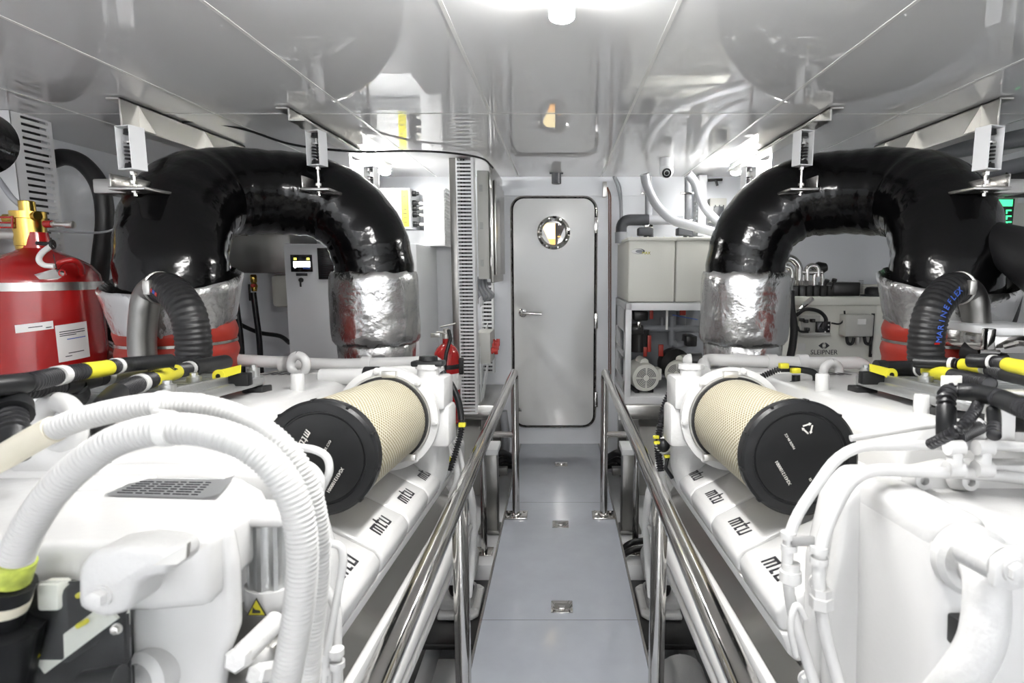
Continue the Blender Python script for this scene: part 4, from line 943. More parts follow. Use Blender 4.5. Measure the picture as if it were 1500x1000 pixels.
for k in range(17): b.box((q.x, 4.22, p.z+.02+k*.024), (q.x+.008, 4.40, p.z+.033+k*.024))
tag(b.build('wiring_duct'), 'short white wiring duct beside the box with the yellow strip', 'wiring duct')
b = one('panelwhite'); bx((500, 360), (622, 337), 4.3, 4.44, b); tag(b.build('wall_ledge'), 'white ledge below the box with the yellow strip', 'ledge')
b = one('panelwhite'); p = at(656, 276, 4.3); b.lathe([(.02, 0), (.03, .02), (.01, .03)], (p.x, 4.44, p.z), (0, -1, 0), 16); tag(b.build('round_sensor'), 'small round white sensor on the far wall by the slotted trunking', 'sensor')
# steel tank, valves and hoses behind the left arch
b = one('darksteel'); bx((335, 400), (423, 330), 3.95, 4.40, b, .012); tag(b.build('steel_tank'), 'dull steel tank on the far wall seen through the left duct arch', 'tank')
for px, lb in ((344, 'left of the two'), (371, 'right of the two')):
    r = thing('drain_hose', at(px+5, 530, 4.1), 'black hose with a brass valve under the steel tank, %s' % lb, 'hose', 'drain hoses below the steel tank')
    b = one('hose'); b.tube(catmull([at(px, 428, 4.1), at(px+4, 460, 4.1), at(px+9, 500, 4.1), at(px+12, 560, 4.1)], 6), .020, 12); b.build('rubber_hose', parent=r)
    b = one('brass'); p = at(px, 402, 4.1); b.lathe([(.016, 0), (.022, .01), (.022, .05), (.016, .06), (.024, .08), (.016, .12)], p, (0, 0, -1), 14); v = b.build('valve', parent=r)
    b = one('redplastic'); p = at(px, 418, 4.07); b.box(p-V((.014, .01, .012)), p+V((.014, .01, .012)), .003); b.build('valve_tag', parent=v)
    b = one('blackmetal'); p = at(px-6, 420, 4.08); b.box(p+V((-.006, -.006, -.10)), p+V((.006, .006, .02)), .003); b.build('lever', parent=v)
b = one('cream'); bx((398, 450), (424, 402), 4.2, 4.4, b, .03); tag(b.build('plastic_tank'), 'small cream plastic tank beside the light grey cabinet', 'tank')
b = one('rubber'); b.tube(catmull([at(335, 462, 4.2), at(352, 475, 4.2), at(380, 487, 4.2), at(410, 492, 4.15), at(424, 502, 4.1)], 6), .016, 10); tag(b.build('rubber_hose'), 'thin black hose curving across the wall below the steel tank', 'hose')
# fire extinguisher
p0 = at(656, 585, 3.40); p1 = at(656, 524, 3.40)
r = thing('fire_extinguisher', (p0.x, 3.40, p0.z-.18), 'small red fire extinguisher beside the tall slotted trunking', 'fire extinguisher')
b = one('red'); R = .078; b.lathe([(R-.01, -.40), (R, -.385), (R, 0), (R*.93, .035), (R*.72, .065), (R*.40, .085), (R*.3, .09), (R*.28, .12)], (p0.x, 3.40, p1.z), (0, 0, 1), 32); b.build('cylinder', parent=r)
b = one('galv'); zt = p1.z+.12
b.lathe([(.026, 0), (.026, .03), (.018, .035), (.018, .06)], (p0.x, 3.40, zt), (0, 0, 1), 14); b.box((p0.x-.06, 3.385, zt+.03), (p0.x+.02, 3.415, zt+.042), .003); b.box((p0.x-.035, 3.388, zt+.075), (p0.x+.06, 3.412, zt+.083), .003, R=Matrix.Rotation(-.25, 3, 'Y')); b.box((p0.x-.085, 3.36, zt+.01), (p0.x-.03, 3.364, zt+.035), .002); b.build('valve_head', parent=r)
b = one('rubber'); b.tube(catmull([(p0.x+.02, 3.38, zt+.05), (p0.x+.035, 3.34, zt-.0), (p0.x+.015, 3.315, zt-.08), (p0.x-.0, 3.31, zt-.2), (p0.x+.0, 3.315, zt-.36)], 6), .011, 10); b.build('discharge_hose', parent=r)
b = one('rubber'); b.lathe([(R+.002, 0), (R+.004, .002), (R+.004, .024), (R+.002, .026)], (p0.x, 3.40, p1.z-.06), (0, 0, 1), 32); b.box((p0.x+.07, 3.38, p1.z-.10), (p0.x+.10, 3.42, p1.z+.0), .005); b.build('bracket_strap', parent=r)
b = one('label'); b.lathe([(R+.001, 0), (R+.0015, .001), (R+.0015, .10), (R+.001, .101)], (p0.x, 3.40, p1.z-.19), (0, 0, 1), 32); b.build('paper_label', parent=r)

# red suppression cylinder at far left
cx, cy, R = -2.19, 2.40, .205
zb = at(65, 418, 2.4).z
r = thing('suppression_cylinder', (cx, cy, .2), 'big red fire suppression cylinder with a brass valve at the left wall', 'gas cylinder')
b = one('red'); b.lathe([(R*.9, -.70-zb), (R, -.68-zb), (R, 0), (R, .02), (R*.985, .045), (R*.86, .085), (R*.62, .118), (R*.36, .14), (R*.25, .155), (R*.22, .22)], (cx, cy, zb), (0, 0, 1), 56); b.build('cylinder', parent=r)
b = one('steel'); b.lathe([(R+.001, 0), (R+.006, .001), (R+.006, .034), (R+.001, .035)], (cx, cy, zb-.018), (0, 0, 1), 56); b.build('strap', parent=r)
b = one('brass'); vx = at(44, 340, 2.4).x; z0 = at(44, 372, 2.4).z; z1 = at(44, 310, 2.4).z; z2 = at(44, 294, 2.4).z
b.lathe([(.050, 0), (.052, .03), (.052, .032), (.055, .034), (.055, z1-z0-.03), (.060, z1-z0-.028), (.060, z1-z0), (.028, z1-z0+.002), (.028, z2-z0-.004), (.024, z2-z0)], (vx, cy, z0), (0, 0, 1), 28)
b.rod((vx+.03, cy-.02, z1-.02), (vx+.068, cy-.03, z1-.02), .018, seg=12); b.rod((vx-.03, cy, z1-.03), (vx-.09, cy-.01, z1-.03), .02, seg=12); vv = b.build('valve', parent=r)
b = one('galv'); p = at(70, 328, 2.38); b.lathe([(.012, 0), (.012, .03), (.009, .032), (.009, .07), (.015, .075), (.015, .105), (.008, .11)], p, (1, 0, -.03), 14)
p = at(32, 343, 2.37); q = at(-60, 343, 2.37); b.rod(q, p, .020, seg=18); b.mat('label').ball(p, .022, (1, 1, 1), 16); b.build('discharge_pipe', parent=vv)
b = one('red'); p = at(66, 328, 2.38); b.lathe([(.015, 0), (.015, .03)], p, (1, 0, 0), 14); b.build('red_collar', parent=vv)
b = one('red')
for py in (318, 326, 333): b.tube([at(-30, py, 2.34), at(18, py, 2.34)], .004, 8)
b.tube([at(18, 316, 2.34), at(18, 334, 2.34)], .004, 8); b.build('red_guard', parent=vv)
b = one('label'); b.tube(catmull([at(75, 360, 2.24), at(62, 370, 2.20), at(57, 380, 2.18), at(64, 388, 2.18), at(80, 390, 2.19)], 6), .010, 12); b.build('white_tube', parent=r)
b = one('red'); b.tube(catmull([at(80, 394, 2.23), at(90, 384, 2.22), at(106, 381, 2.24), at(117, 388, 2.28), at(120, 400, 2.32)], 6), .011, 12); b.build('lifting_handle', parent=r); b = one('red'); b.tube(catmull([at(-20, 388, 2.26), at(5, 382, 2.26), at(25, 386, 2.3)], 6), .011, 12); b.build('lifting_handle', parent=r)
b = one('label'); c = [at(50, 402, 2.19), at(58, 409, 2.19), at(84, 409, 2.18), at(98, 402, 2.18), at(96, 396, 2.18), at(78, 394, 2.18)]
t = bmesh.new(); t.faces.new([t.verts.new(p) for p in c]); bmesh.ops.solidify(t, geom=t.faces[:], thickness=.001); b._in(t)
b.mat('red').torus(at(91, 400, 2.178), (0, 1, 0), .012, .003, 20, 6); b.mat('rubber').tube([at(78, 372, 2.22), at(84, 398, 2.178)], .0015, 5); b.build('paper_tag', parent=r)
b = one('blackmetal'); p = at(77, 358, 2.24); b.torus(p, (1, .3, 0), .014, .006, 16, 8); b.rod(p-V((.06, 0, -.005)), p, .008, seg=10); b.build('gauge', parent=r)
def wraplabel(a0, a1, z0, z1, skew, m, lines):
    b = one(m); N = 10; t = bmesh.new(); lo = []; hi = []
    for k in range(N+1):
        a = a0+(a1-a0)*k/N; zz = skew*k/N
        lo.append(t.verts.new((cx+(R+.001)*math.sin(a), cy-(R+.001)*math.cos(a), z0+zz))); hi.append(t.verts.new((cx+(R+.001)*math.sin(a), cy-(R+.001)*math.cos(a), z1+zz)))
    for k in range(N): t.faces.new((lo[k], lo[k+1], hi[k+1], hi[k]))
    b._in(t); 
    for (f0, f1, h, mm) in lines:
        b.mat(mm); t = bmesh.new(); lo = []
        for k in range(7):
            g = f0+(f1-f0)*k/6; a = a0+(a1-a0)*g; zz = skew*g+z0+h*(z1-z0)
            lo.append((t.verts.new((cx+(R+.002)*math.sin(a), cy-(R+.002)*math.cos(a), zz)), t.verts.new((cx+(R+.002)*math.sin(a), cy-(R+.002)*math.cos(a), zz+.0035))))
        for k in range(6): t.faces.new((lo[k][0], lo[k+1][0], lo[k+1][1], lo[k][1]))
        b._in(t)
    return b
zl = at(90, 480, 2.2).z
wraplabel(.30, .86, zl-.022, zl+.010, .012, 'label', [(.35, .72, .45, 'ink'), (.8, .95, .2, 'ink')]).build('paper_label', parent=r)
zl = at(130, 505, 2.25).z
wraplabel(.88, 1.42, zl-.075, zl+.075, .010, 'label', [(.1, .9, .8, 'ink'), (.1, .9, .74, 'ink'), (.1, .6, .69, 'ink'), (.3, .9, .58, 'blueink'), (.2, .4, .12, 'ink'), (.3, .8, .2, 'ink')]).build('paper_label', parent=r)

# far left: slotted white column, panel, black hoses, round duct
xw = -2.44; y0 = 2.62; y1 = 2.83
r = thing('cable_trunking', (xw, 2.6, .3), 'tall white slotted column behind the red suppression cylinder', 'cable trunking')
b = one('panelwhite'); b.box((xw-.14, y0-.002, .3), (xw, y0+.004, ZC-.002)); b.box((xw-.012, y0, .3), (xw, y0+.05, ZC-.002)); b.box((xw-.012, y1-.02, .3), (xw, y1, ZC-.002))
for k in range(60): b.box((xw-.006, y0+.05, .32+k*.030), (xw, y1-.02, .32+k*.030+.018))
b.build('slotted_cover', parent=r)
b = one('groove'); b.box((xw-.10, y0+.01, .3), (xw-.06, y1, ZC-.002)); b.build('tray', parent=r)
b = one('panelwhite'); b.box((-2.745, 2.45, .6), (-2.48, 2.50, 1.75), .004); b.mat('groove').lathe([(.012, 0), (.012, .002)], at(12, 233, 2.449), (0, -1, 0), 14); tag(b.build('wall_panel'), 'plain white panel at the left edge above the red guard', 'panel')
b = one('lagging'); p = at(-56, 197, 2.2); b.lathe([(.10, -.12), (.125, -.1), (.125, .05), (.115, .06)], p, (.25, -1, .1), 40); tag(b.build('round_duct'), 'black round duct end at the left edge below the ceiling', 'duct')
b = one('greypipe'); b.tube(catmull([at(-6, 258, 2.4), at(6, 274, 2.4), at(18, 290, 2.4), at(34, 304, 2.42)], 6), .011, 10); tag(b.build('grey_cable'), 'grey cable hanging beside the brass valve of the red cylinder', 'cable')
b = one('rubber'); b.tube(catmull([at(70, 236, 2.9), at(95, 230, 2.9), at(122, 240, 2.9), at(146, 272, 2.9), at(154, 320, 2.9), at(148, 380, 2.9), at(143, 440, 2.9), at(144, 500, 2.9), at(150, 560, 2.9)], 8), .040, 20); tag(b.build('black_hose'), 'thick black hose looping down between the slotted column and the left duct', 'hose')
b = one('rubber'); b.tube(catmull([at(140, 275, 3.6), at(172, 276, 3.6), at(200, 282, 3.6)], 6), .045, 18); tag(b.build('black_hose'), 'short black pipe joining the left duct shoulder from the wall side', 'hose')
b = one('greypipe'); b.tube(catmull([at(72, 338, 2.5), at(110, 340, 2.55), at(150, 340, 2.6), at(172, 330, 2.6), at(186, 290, 2.5), at(192, 250, 2.4), at(195, 236, 2.3)], 6), .005, 8); tag(b.build('grey_wire'), 'thin dark grey wire running from the brass valve up to the left outer hanger', 'wire')
b = one('blackmetal'); bx((96, 520), (190, 440), 3.2, 3.7, b, .01); 
for py in (447, 480, 505): p = at(100, py, 3.19); b.box((p.x, 3.16, p.z-.01), (p.x+.42, 3.2, p.z+.006), .002)
tag(b.build('pump_casing'), 'dark pump casing low between the red cylinder and the left duct', 'pump')
b = one('steel'); b.tube([at(150, 512, 2.6), at(185, 530, 2.5)], .05, 20); b.mat('rubber').tube([at(182, 529, 2.5), at(215, 546, 2.42)], .056, 20); tag(b.build('pipe_joint'), 'steel pipe with a black sleeve lying behind the left engine bundle', 'pipe')
for sx, lb in ((-1, 'left'), (1, 'right')):
    b = one('redplastic'); p = at(428 if sx < 0 else 1212, 226, 4.0); b.box(p+V((-.10, -.03, -.05)), p+V((.10, .03, .04)), .01); b.mat('galv').box(p+V((-.015, -.04, -.04)), p+V((.015, -.03, .06)), .004)
    tag(b.build('alarm_beacon'), 'red beacon peeking over the top of the %s exhaust duct' % lb, 'beacon')

# ------------------------------------------------------------------ right of the door: tanks on a white frame, pumps, pipes
xt0 = at(920, 400, 3.72).x
for k, (lab) in enumerate(('cream water tank with an oval badge on the white frame, nearest the grey door', 'plain cream water tank on the white frame, half behind the right duct')):
    x0 = xt0+k*.312; r = thing('water_tank', (x0+.15, 4.05, 1.19), lab, 'tank', 'cream water tanks')
    b = one('cream'); b.box((x0, 3.72, 1.185), (x0+.305, 4.42, 1.585), .012, 3); b.build('body', parent=r)
    b = one('cream'); b.box((x0-.004, 3.712, 1.582), (x0+.309, 4.425, 1.605), .004); 
    for j in range(6): b.lathe([(.006, 0), (.005, .005)], (x0+.02+j*.053, 3.73, 1.605), (0, 0, 1), 8)
    ld = b.build('lid', parent=r)
    if k == 0:
        b = one('darkpipe'); q = at(935, 368, 3.719); b.lathe([(.034, 0), (.034, .0015)], (q.x, 3.7205, q.z), (0, -1, 0), 28); b.mat('label').lathe([(.030, 0), (.030, .0006)], (q.x-.004, 3.719, q.z), (0, -1, 0), 28); b.mat('midpvc').lathe([(.020, 0), (.020, .0006)], (q.x+.006, 3.7184, q.z), (0, -1, 0), 28)
        b.bm.verts.ensure_lookup_table()
        for v in b.bm.verts: v.co.z = q.z+(v.co.z-q.z)*.52; v.co.x = q.x+(v.co.x-q.x)*1.25
        b.mat('ink').text('MAX', (q.x+.052, 3.7185, q.z-.012), (1, 0, 0), (0, 0, 1), .026, .0005); b.mat('yellow').text('MAX', (q.x+.051, 3.7178, q.z-.0115), (1, 0, 0), (0, 0, 1), .025, .0004)
        b.build('oval_badge', parent=r)
r = thing('equipment_rack', (.8, 4.05, .50), 'white steel frame carrying the cream tanks with pumps inside', 'frame')
b = one('panelwhite'); x0 = xt0-.01; x1 = 1.28
for xx in (x0, x1-.04): 
    for yy in (3.73, 4.38): b.box((xx, yy, .53), (xx+.04, yy+.04, 1.18), .003)
b.box((x0, 3.73, 1.13), (x1, 3.77, 1.18), .003); b.box((x0, 4.38, 1.13), (x1, 4.42, 1.18), .003); b.box((x0, 3.73, 1.13), (x0+.04, 4.42, 1.18), .003)
b.build('post', parent=r)
b = one('panelwhite'); b.box((x0, 3.73, .498), (x1, 4.42, .550), .004); b.build('shelf', parent=r)
b = one('panelwhite'); 
for z0, z1 in ((.575, .64), (.80, .84), (.98, 1.13)): b.box((x0, 3.77, z0), (x0+.006, 4.38, z1))
b.box((x0, 3.77, .575), (x0+.006, 3.83, 1.13)); b.box((x0, 4.30, .575), (x0+.006, 4.38, 1.13)); b.build('side_panel', parent=r)
b = one('midpvc'); b.box((x0+.05, 4.385, .58), (x1-.05, 4.39, 1.12)); b.build('back_panel', parent=r)
def motor(px, py, Y, ry, lab, rad=.098):
    p = at(px, py, Y); r = thing('pump_motor', (p.x, p.y+.12, p.z-rad-.02), lab, 'motor', 'pump motors inside the white frame')
    T = Matrix.Translation(p) @ Matrix.Rotation(ry, 4, 'Z')
    def mb(m): b = MB(T); b.mat(m); return b
    b = mb('cream'); b.lathe([(rad*.97, .02), (rad, .04), (rad, .22), (rad*.9, .25), (rad*.4, .27)], (0, 0, 0), (0, 1, 0), 40); b.lathe([(rad*.32, 0), (rad*.30, .04)], (0, .05, 0), (0, 0, 1), 8); b.tube([(0, .04, rad*1.0), (0, .17, rad*1.0)], rad*.30, 18); b.box((rad*.95, .05, -.03), (rad*1.3, .15, .05), .006); b.build('housing', parent=r)
    b = mb('cream'); b.lathe([(rad*.80, -.012), (rad*.95, -.006), (rad*1.0, .012), (rad*1.0, .032)], (0, 0, 0), (0, 1, 0), 48)
    b.mat('groove')
    for q in range(5):
        rr = rad*(.25+q*.105)
        for k in range(4):
            a0 = PI/2*k+.10+.04*q*0; P = [(rr*math.cos(a0+(PI/2-.22)*j/8), -.0125, rr*math.sin(a0+(PI/2-.22)*j/8)) for j in range(9)]
            b.tube(P, .0028, 5)
    b.build('fan_cover', parent=r)
    for x in (-.05, .05): b = mb('plastic'); b.box((x-.016, .03, -rad-.022), (x+.016, .2, -rad+.012), .003); b.build('foot', parent=r)
motor(946, 553, 3.82, .12, 'cream pump motor with a round fan grille, nearest the frame post')
motor(992, 547, 3.90, -.55, 'second cream pump motor, turned away, behind the black engine cable', .094)
r = thing('pipe_manifold', (.75, 4.2, .6), 'grey plastic pipe manifold with red valve handles inside the white frame', 'pipework')
b = one('midpvc'); Y = 4.1
b.tube([at(925, 480, Y), at(1030, 482, Y)], .026, 14); b.tube([at(984, 462, Y), at(984, 505, Y)], .026, 14); b.tube(fillet([at(984, 500, Y), at(990, 506, Y), at(1010, 502, Y)], .03), .026, 14); b.tube([at(970, 465, Y), at(970, 482, Y)], .014, 10); b.tube([at(998, 455, Y+.1), at(998, 480, Y+.1)], .035, 12); b.build('pipe', parent=r)
for px0, py0, px1, py1 in ((925, 476, 943, 490), (928, 455, 950, 470), (1005, 492, 1022, 508)): b = one('blackmetal'); bx((px0, py1), (px1, py0), 4.0, 4.15, b, .012); b.build('valve_body', parent=r)
b = one('blackmetal'); p = at(982, 530, 4.1); b.lathe([(.10, 0), (.11, .02), (.11, .1), (.07, .14)], p, (.2, -1, 0), 24); b.build('pump_head', parent=r)
b = one('blackmetal'); p = at(936, 500, 4.1); b.lathe([(.075, -.07), (.075, .09)], p, (0, 0, 1), 20); b.build('filter_housing', parent=r)
b = one('chrome'); bx((934, 480), (939, 471), 3.98, 4.0, b, .002); p = at(927, 478, 3.98); b.rod(p, p+V((.05, 0, 0)), .006, seg=8); b.build('clip', parent=r)
for px, py, w, h in ((954, 460, 3, 8), (951, 503, 3, 14), (945, 515, 3, 8), (968, 513, 4, 10), (1000, 457, 5, 5)): b = one('orange'); p = at(px, py, 3.97); b.box(p-V((w*.0042, .01, h*.0042)), p+V((w*.0042, .01, h*.0042)), .003); b.build('valve_handle', parent=r)
b = one('label'); p = at(977, 468, 3.9); b.box(p-V((.008, .003, .07)), p+V((.008, .003, .07)), .002); b.mat('blueink').tube(catmull([at(985, 461, 3.95), at(1000, 464, 3.95), at(1022, 468, 3.95)], 5), .003, 6); b.build('sight_tube', parent=r)
b = one('label'); p, q = at(906, 615, 3.71), at(936, 596, 3.71); b.box((p.x, 3.712, p.z), (q.x, 3.715, q.z)); b.mat('redplastic').box((p.x, 3.710, q.z-.012), (q.x, 3.7125, q.z)); b.mat('ink')
for k in range(5): b.box((p.x+.012, 3.7105, p.z+.012+k*.011), (q.x-.02, 3.7125, p.z+.015+k*.011))
tag(b.build('warning_notice'), 'small white notice with a red header under the white equipment frame', 'notice')
# steel stand below the frame, and its twin on the left below the trunking
for sx, lb in ((1, 'steel stand under the white equipment frame right of the walkway'), (-1, 'steel stand under the slotted trunking left of the walkway')):
    S = Matrix.Diagonal((sx, 1, 1, 1)); r = thing('steel_stand', (sx*.7, 4.0, -.2), lb, 'stand', 'steel stands beside the walkway')
    b = MB(S); b.mat('steel'); b.box((.44, 3.70, .40), (.92, 4.40, .497), .004); b.build('top', parent=r)
    for x, y in ((.46, 3.72), (.83, 3.72), (.46, 4.32)): b = MB(S); b.mat('darksteel'); b.box((x, y, -.221), (x+.07, y+.07, .40), .003); b.build('leg', parent=r)
    b = MB(S); b.mat('darksteel'); b.box((.36, 3.73, .0), (.46, 3.78, .05), .002); b.build('cross_bar', parent=r); b = MB(S); b.mat('darksteel'); b.box((.38, 3.30, -.20), (.48, 3.40, .30), .003); b.box((.37, 3.29, -.21), (.50, 3.42, -.19), .002); b.build('support_post', parent=r); b = MB(S); b.mat('panelwhite'); b.box((.37, 3.26, .30), (.50, 3.44, .335), .003); b.build('post_cap', parent=r)
    b = MB(S); b.mat('boxgrey'); b.box((.56, 3.9, -.22), (.80, 4.3, .30), .02); tag(b.build('sea_chest'), 'grey casing low under the steel stand %s of the walkway' % ('right' if sx > 0 else 'left'), 'casing')
    b = MB(S); b.mat('rubber')
    for k in range(3): b.tube(catmull([(.34, 3.95+k*.08, .05-k*.06), (.42, 3.85+k*.08, .12-k*.08), (.52, 3.95, .0-k*.08), (.60, 4.1, -.1)], 5), .024, 10)
    tag(b.build('black_hose'), 'dark hoses low beside the far end of the walkway, %s side' % ('right' if sx > 0 else 'left'), 'hose')
b = one('greypipe'); b.tube(fillet([at(737, 602, 4.1), at(742, 640, 4.1), at(740, 668, 4.1), at(752, 668, 4.1)], .06), .03, 14); tag(b.build('grey_hose'), 'pale grey hose bend low on the left of the far walkway end', 'hose')
# wall items right of the door
b = one('copper')
for k, dx in enumerate((0, .014)):
    b.tube(fillet([at(889, 274, 4.42)+V((dx*.3, 0, 0)), at(892, 285, 4.42)+V((dx, 0, 0)), at(892, 560, 4.42)+V((dx, 0, 0))], .04), .0045, 8)
tag(b.build('copper_line'), 'pair of thin copper lines down the wall right of the grey door', 'pipe')
b = one('galv'); bx((883, 288), (889, 266), 4.40, 4.445, b, .002); tag(b.build('cable_entry'), 'small steel plate where the copper lines leave the ceiling', 'plate')
b = one('greypipe'); b.tube(catmull([at(899, 259, 4.3), at(905, 275, 4.36), at(909, 300, 4.40), at(909, 345, 4.40)], 6), .010, 10); b.tube(catmull([at(902, 259, 4.36), at(910, 280, 4.40), at(912, 345, 4.41)], 6), .006, 8); tag(b.build('grey_cable'), 'grey cables coming down the wall beside the copper lines', 'cable')
b = one('darkpipe'); p = at(815, 262, 4.25); b.lathe([(.035, 0), (.035, .075), (.026, .078)], (p.x, 4.28, ZC-.002), (0, 0, -1), 20); b.box((p.x-.05, 4.26, ZC-.008), (p.x+.05, 4.30, ZC-.001), .001); tag(b.build('ceiling_fitting'), 'short dark tube fitting on the ceiling above the grey door', 'fitting')
b = one('darkpipe'); Y = 4.15; b.tube(fillet([at(910, 352, Y), at(910, 322, Y), at(950, 322, Y)], .07, 8), .040, 18); b.mat('greypipe').tube([at(948, 322, Y), at(1000, 323, Y)], .032, 16); b.tube([at(910, 356, Y), at(910, 340, Y)], .046, 18)
tag(b.build('dark_elbow_pipe'), 'dark grey elbow pipe rising from the cream tank with the badge', 'pipe')
for px, lb in ((950, 'grey riser pipe with a clamp above the badge tank'), (1008, 'grey riser pipe with a clamp by the narrow slotted duct')):
    r = thing('riser_pipe', at(px, 345, 4.2), lb, 'pipe', 'grey riser pipes above the tanks')
    b = one('greypipe'); b.tube([at(px, 258, 4.2), at(px, 348, 4.2)], .026, 14); b.build('pipe', parent=r)
    b = one('darkpipe'); b.tube([at(px, 335, 4.2), at(px, 352, 4.2)], .036, 14); b.box(at(px, 338, 4.12)-V((.07, 0, .03)), at(px, 338, 4.2)+V((.02, .03, .02)), .008); b.build('union', parent=r)
    b = one('chrome'); p = at(px, 328, 4.16); b.box(p-V((.03, .02, .03)), p+V((.03, .02, .03)), .004); p = at(px-1, 283, 4.17); b.box(p-V((.05, .01, .008)), p+V((.05, .01, .008)), .002); b.build('clamp', parent=r)
b = one('greypipe'); b.tube(catmull([at(944, 255, 3.9), at(948, 272, 3.92), at(962, 300, 3.95), at(985, 322, 3.95), at(1010, 330, 3.92), at(1046, 340, 3.88), at(1080, 350, 3.9)], 8), .031, 16); tag(b.build('grey_hose'), 'long grey hose curving from the ceiling behind the right duct, nearest the security camera', 'hose')
b = one('greypipe'); b.tube(catmull([at(1008, 255, 4.05), at(1018, 268, 4.06), at(1030, 300, 4.08), at(1052, 325, 4.08), at(1080, 340, 4.1)], 8), .031, 16); tag(b.build('grey_hose'), 'shorter grey hose from the ceiling behind the right duct, right of the narrow slotted duct', 'hose')
b = one('label'); bx((988, 331), (1008, 324), 4.0, 4.06, b, .008); tag(b.build('pipe_hanger'), 'small white saddle under the long grey hose', 'bracket')
p, q = at(1022, 345, 4.3), at(1036, 256, 4.3); b = one('panelwhite'); b.box((p.x, 4.3, p.z), (q.x, 4.44, q.z), .003)
for k in range(16): b.box((p.x-.010, 4.33, p.z+.02+k*.026), (p.x+.001, 4.42, p.z+.034+k*.026))
tag(b.build('wiring_duct'), 'narrow white wiring duct on the far wall above the cream tanks', 'wiring duct')
r = thing('socket_box', at(1052, 325, 4.4), 'pale socket box with a dark window beside the right exhaust duct', 'socket box')
b = one('boxgrey'); bx((1039, 326), (1065, 290), 4.38, 4.445, b, .006); b.build('body', parent=r)
b = one('darkpipe'); bx((1045, 322), (1061, 302), 4.372, 4.38, b, .004)
for px in (1048, 1054, 1060): bx((px-1, 304), (px+1, 300), 4.366, 4.372, b, .002)
b.build('window', parent=r)
b = one('blackmetal'); Y = 4.3; b.tube([at(1037, 264, Y), at(1058, 263, Y)], .010, 8); b.tube([at(1048, 262, Y), at(1051, 272, Y)], .010, 8); tag(b.build('pipe_stub'), 'small black T shaped bracket on the wall above the socket box', 'bracket')
r = thing('security_camera', (at(977, 240, 3.75).x, 3.75, ZC-.14), 'small white security camera on the ceiling right of the grey door', 'camera')
p = at(977, 243, 3.70); b = one('panelwhite'); b.lathe([(.042, 0), (.042, .05), (.040, .06)], (p.x, 3.72, ZC-.001), (0, 0, -1), 28); b.ball((p.x, 3.715, ZC-.08), .045, (1, 1, 1.05), 28); b.build('body', parent=r)
b = one('glassblk'); d = V((-.1, -.92, -.42)).normalized(); o = V((p.x, 3.715, ZC-.083)); b.lathe([(.030, .032), (.029, .044), (.025, .046), (.022, .040), (.016, .040)], o, d, 28); b.ball(o+d*.034, .016, (1, 1, 1), 16); b.build('lens', parent=r)

# thruster control cabinet behind the right arch
Y = 3.95
r = thing('thruster_cabinet', (at(1225, 530, Y).x, 4.2, .3), 'beige thruster cabinet with a maker mark seen through the right duct arch', 'cabinet')
b = one('cream'); p, q = at(1130, 620, Y), at(1285, 447, Y); b.box((p.x, Y, -.70), (q.x, 4.44, q.z), .004); p2 = at(1303, 620, Y); b.box((q.x+.003, Y+.02, -.70), (p2.x, 4.44, q.z), .004); b.build('body', parent=r)
b = one('cream'); p, q = at(1130, 447, Y-.02), at(1306, 438, Y-.02); b.box((p.x, Y-.03, p.z), (q.x, 4.44, q.z+.015), .004); b.build('worktop', parent=r)
b = one('ink'); m = at(1207, 516, Y); b.text('SLEIPNER', (m.x, Y-.001, m.z), (1, 0, 0), (0, 0, 1), .047, .0006)
m = at(1207, 506, Y)
for s in (-1, 1): b.prism([(s*.040, 0), (s*.012, .022), (s*.012, -.022)], (m.x, Y-.001, m.z), (1, 0, 0), (0, 0, 1), (0, -.001, 0)); b.prism([(s*.004, .022), (s*.009, .022), (s*.009, .008), (s*.004, .008)], (m.x, Y-.001, m.z), (1, 0, 0), (0, 0, 1), (0, -.001, 0)); b.prism([(s*.004, -.022), (s*.009, -.022), (s*.009, -.008), (s*.004, -.008)], (m.x, Y-.001, m.z), (1, 0, 0), (0, 0, 1), (0, -.001, 0))
b.build('maker_mark', parent=r)
b = one('label'); bx((1168, 513), (1180, 503), Y-.002, Y, b, 0); b.build('data_label', parent=r)
r = thing('junction_box', at(1260, 493, Y), 'grey junction box on the front of the thruster cabinet', 'junction box')
b = one('boxgrey'); p, q = bx((1238, 493), (1281, 461), Y-.10, Y-.001, b, .008); b.build('enclosure', parent=r)
b = one('label'); bx((1256, 475), (1269, 467), Y-.102, Y-.10, b, 0); b.build('data_label', parent=r)
b = one('rubber')
for px in (1240, 1266): b.tube(catmull([at(px, 493, Y-.05), at(px+2, 502, Y-.05), at(px+8, 503, Y-.05), at(px+11, 494, Y-.05)], 6), .011, 8)
b.mat('galv').lathe([(.02, 0), (.02, .03), (.012, .05)], at(1256, 493, Y-.05), (0, 0, -1), 12); b.build('cable_gland', parent=r)
b = one('blackmetal'); bx((1274, 523), (1282, 459), Y-.02, Y-.001, b, .002); b.mat('galv'); bx((1277, 518), (1279, 496), Y-.025, Y-.02, b, 0); tag(b.build('black_bar'), 'narrow black upright bar beside the grey junction box', 'bar')
r = thing('valve_controller', at(1195, 490, Y), 'open controller with black and grey plugs on the thruster cabinet', 'controller')
b = one('boxgrey'); bx((1172, 489), (1202, 462), Y-.04, Y-.001, b, .003); bx((1172, 492), (1217, 487), Y-.07, Y-.001, b, .003); b.build('base', parent=r)
b = one('glassblk'); bx((1196, 488), (1217, 471), Y-.065, Y-.04, b, .003); b.mat('label')
for px, py in ((1214, 476), (1214, 482), (1209, 486)): bx((px-1, py+1), (px+1, py-1), Y-.068, Y-.065, b, 0)
b.build('display', parent=r)
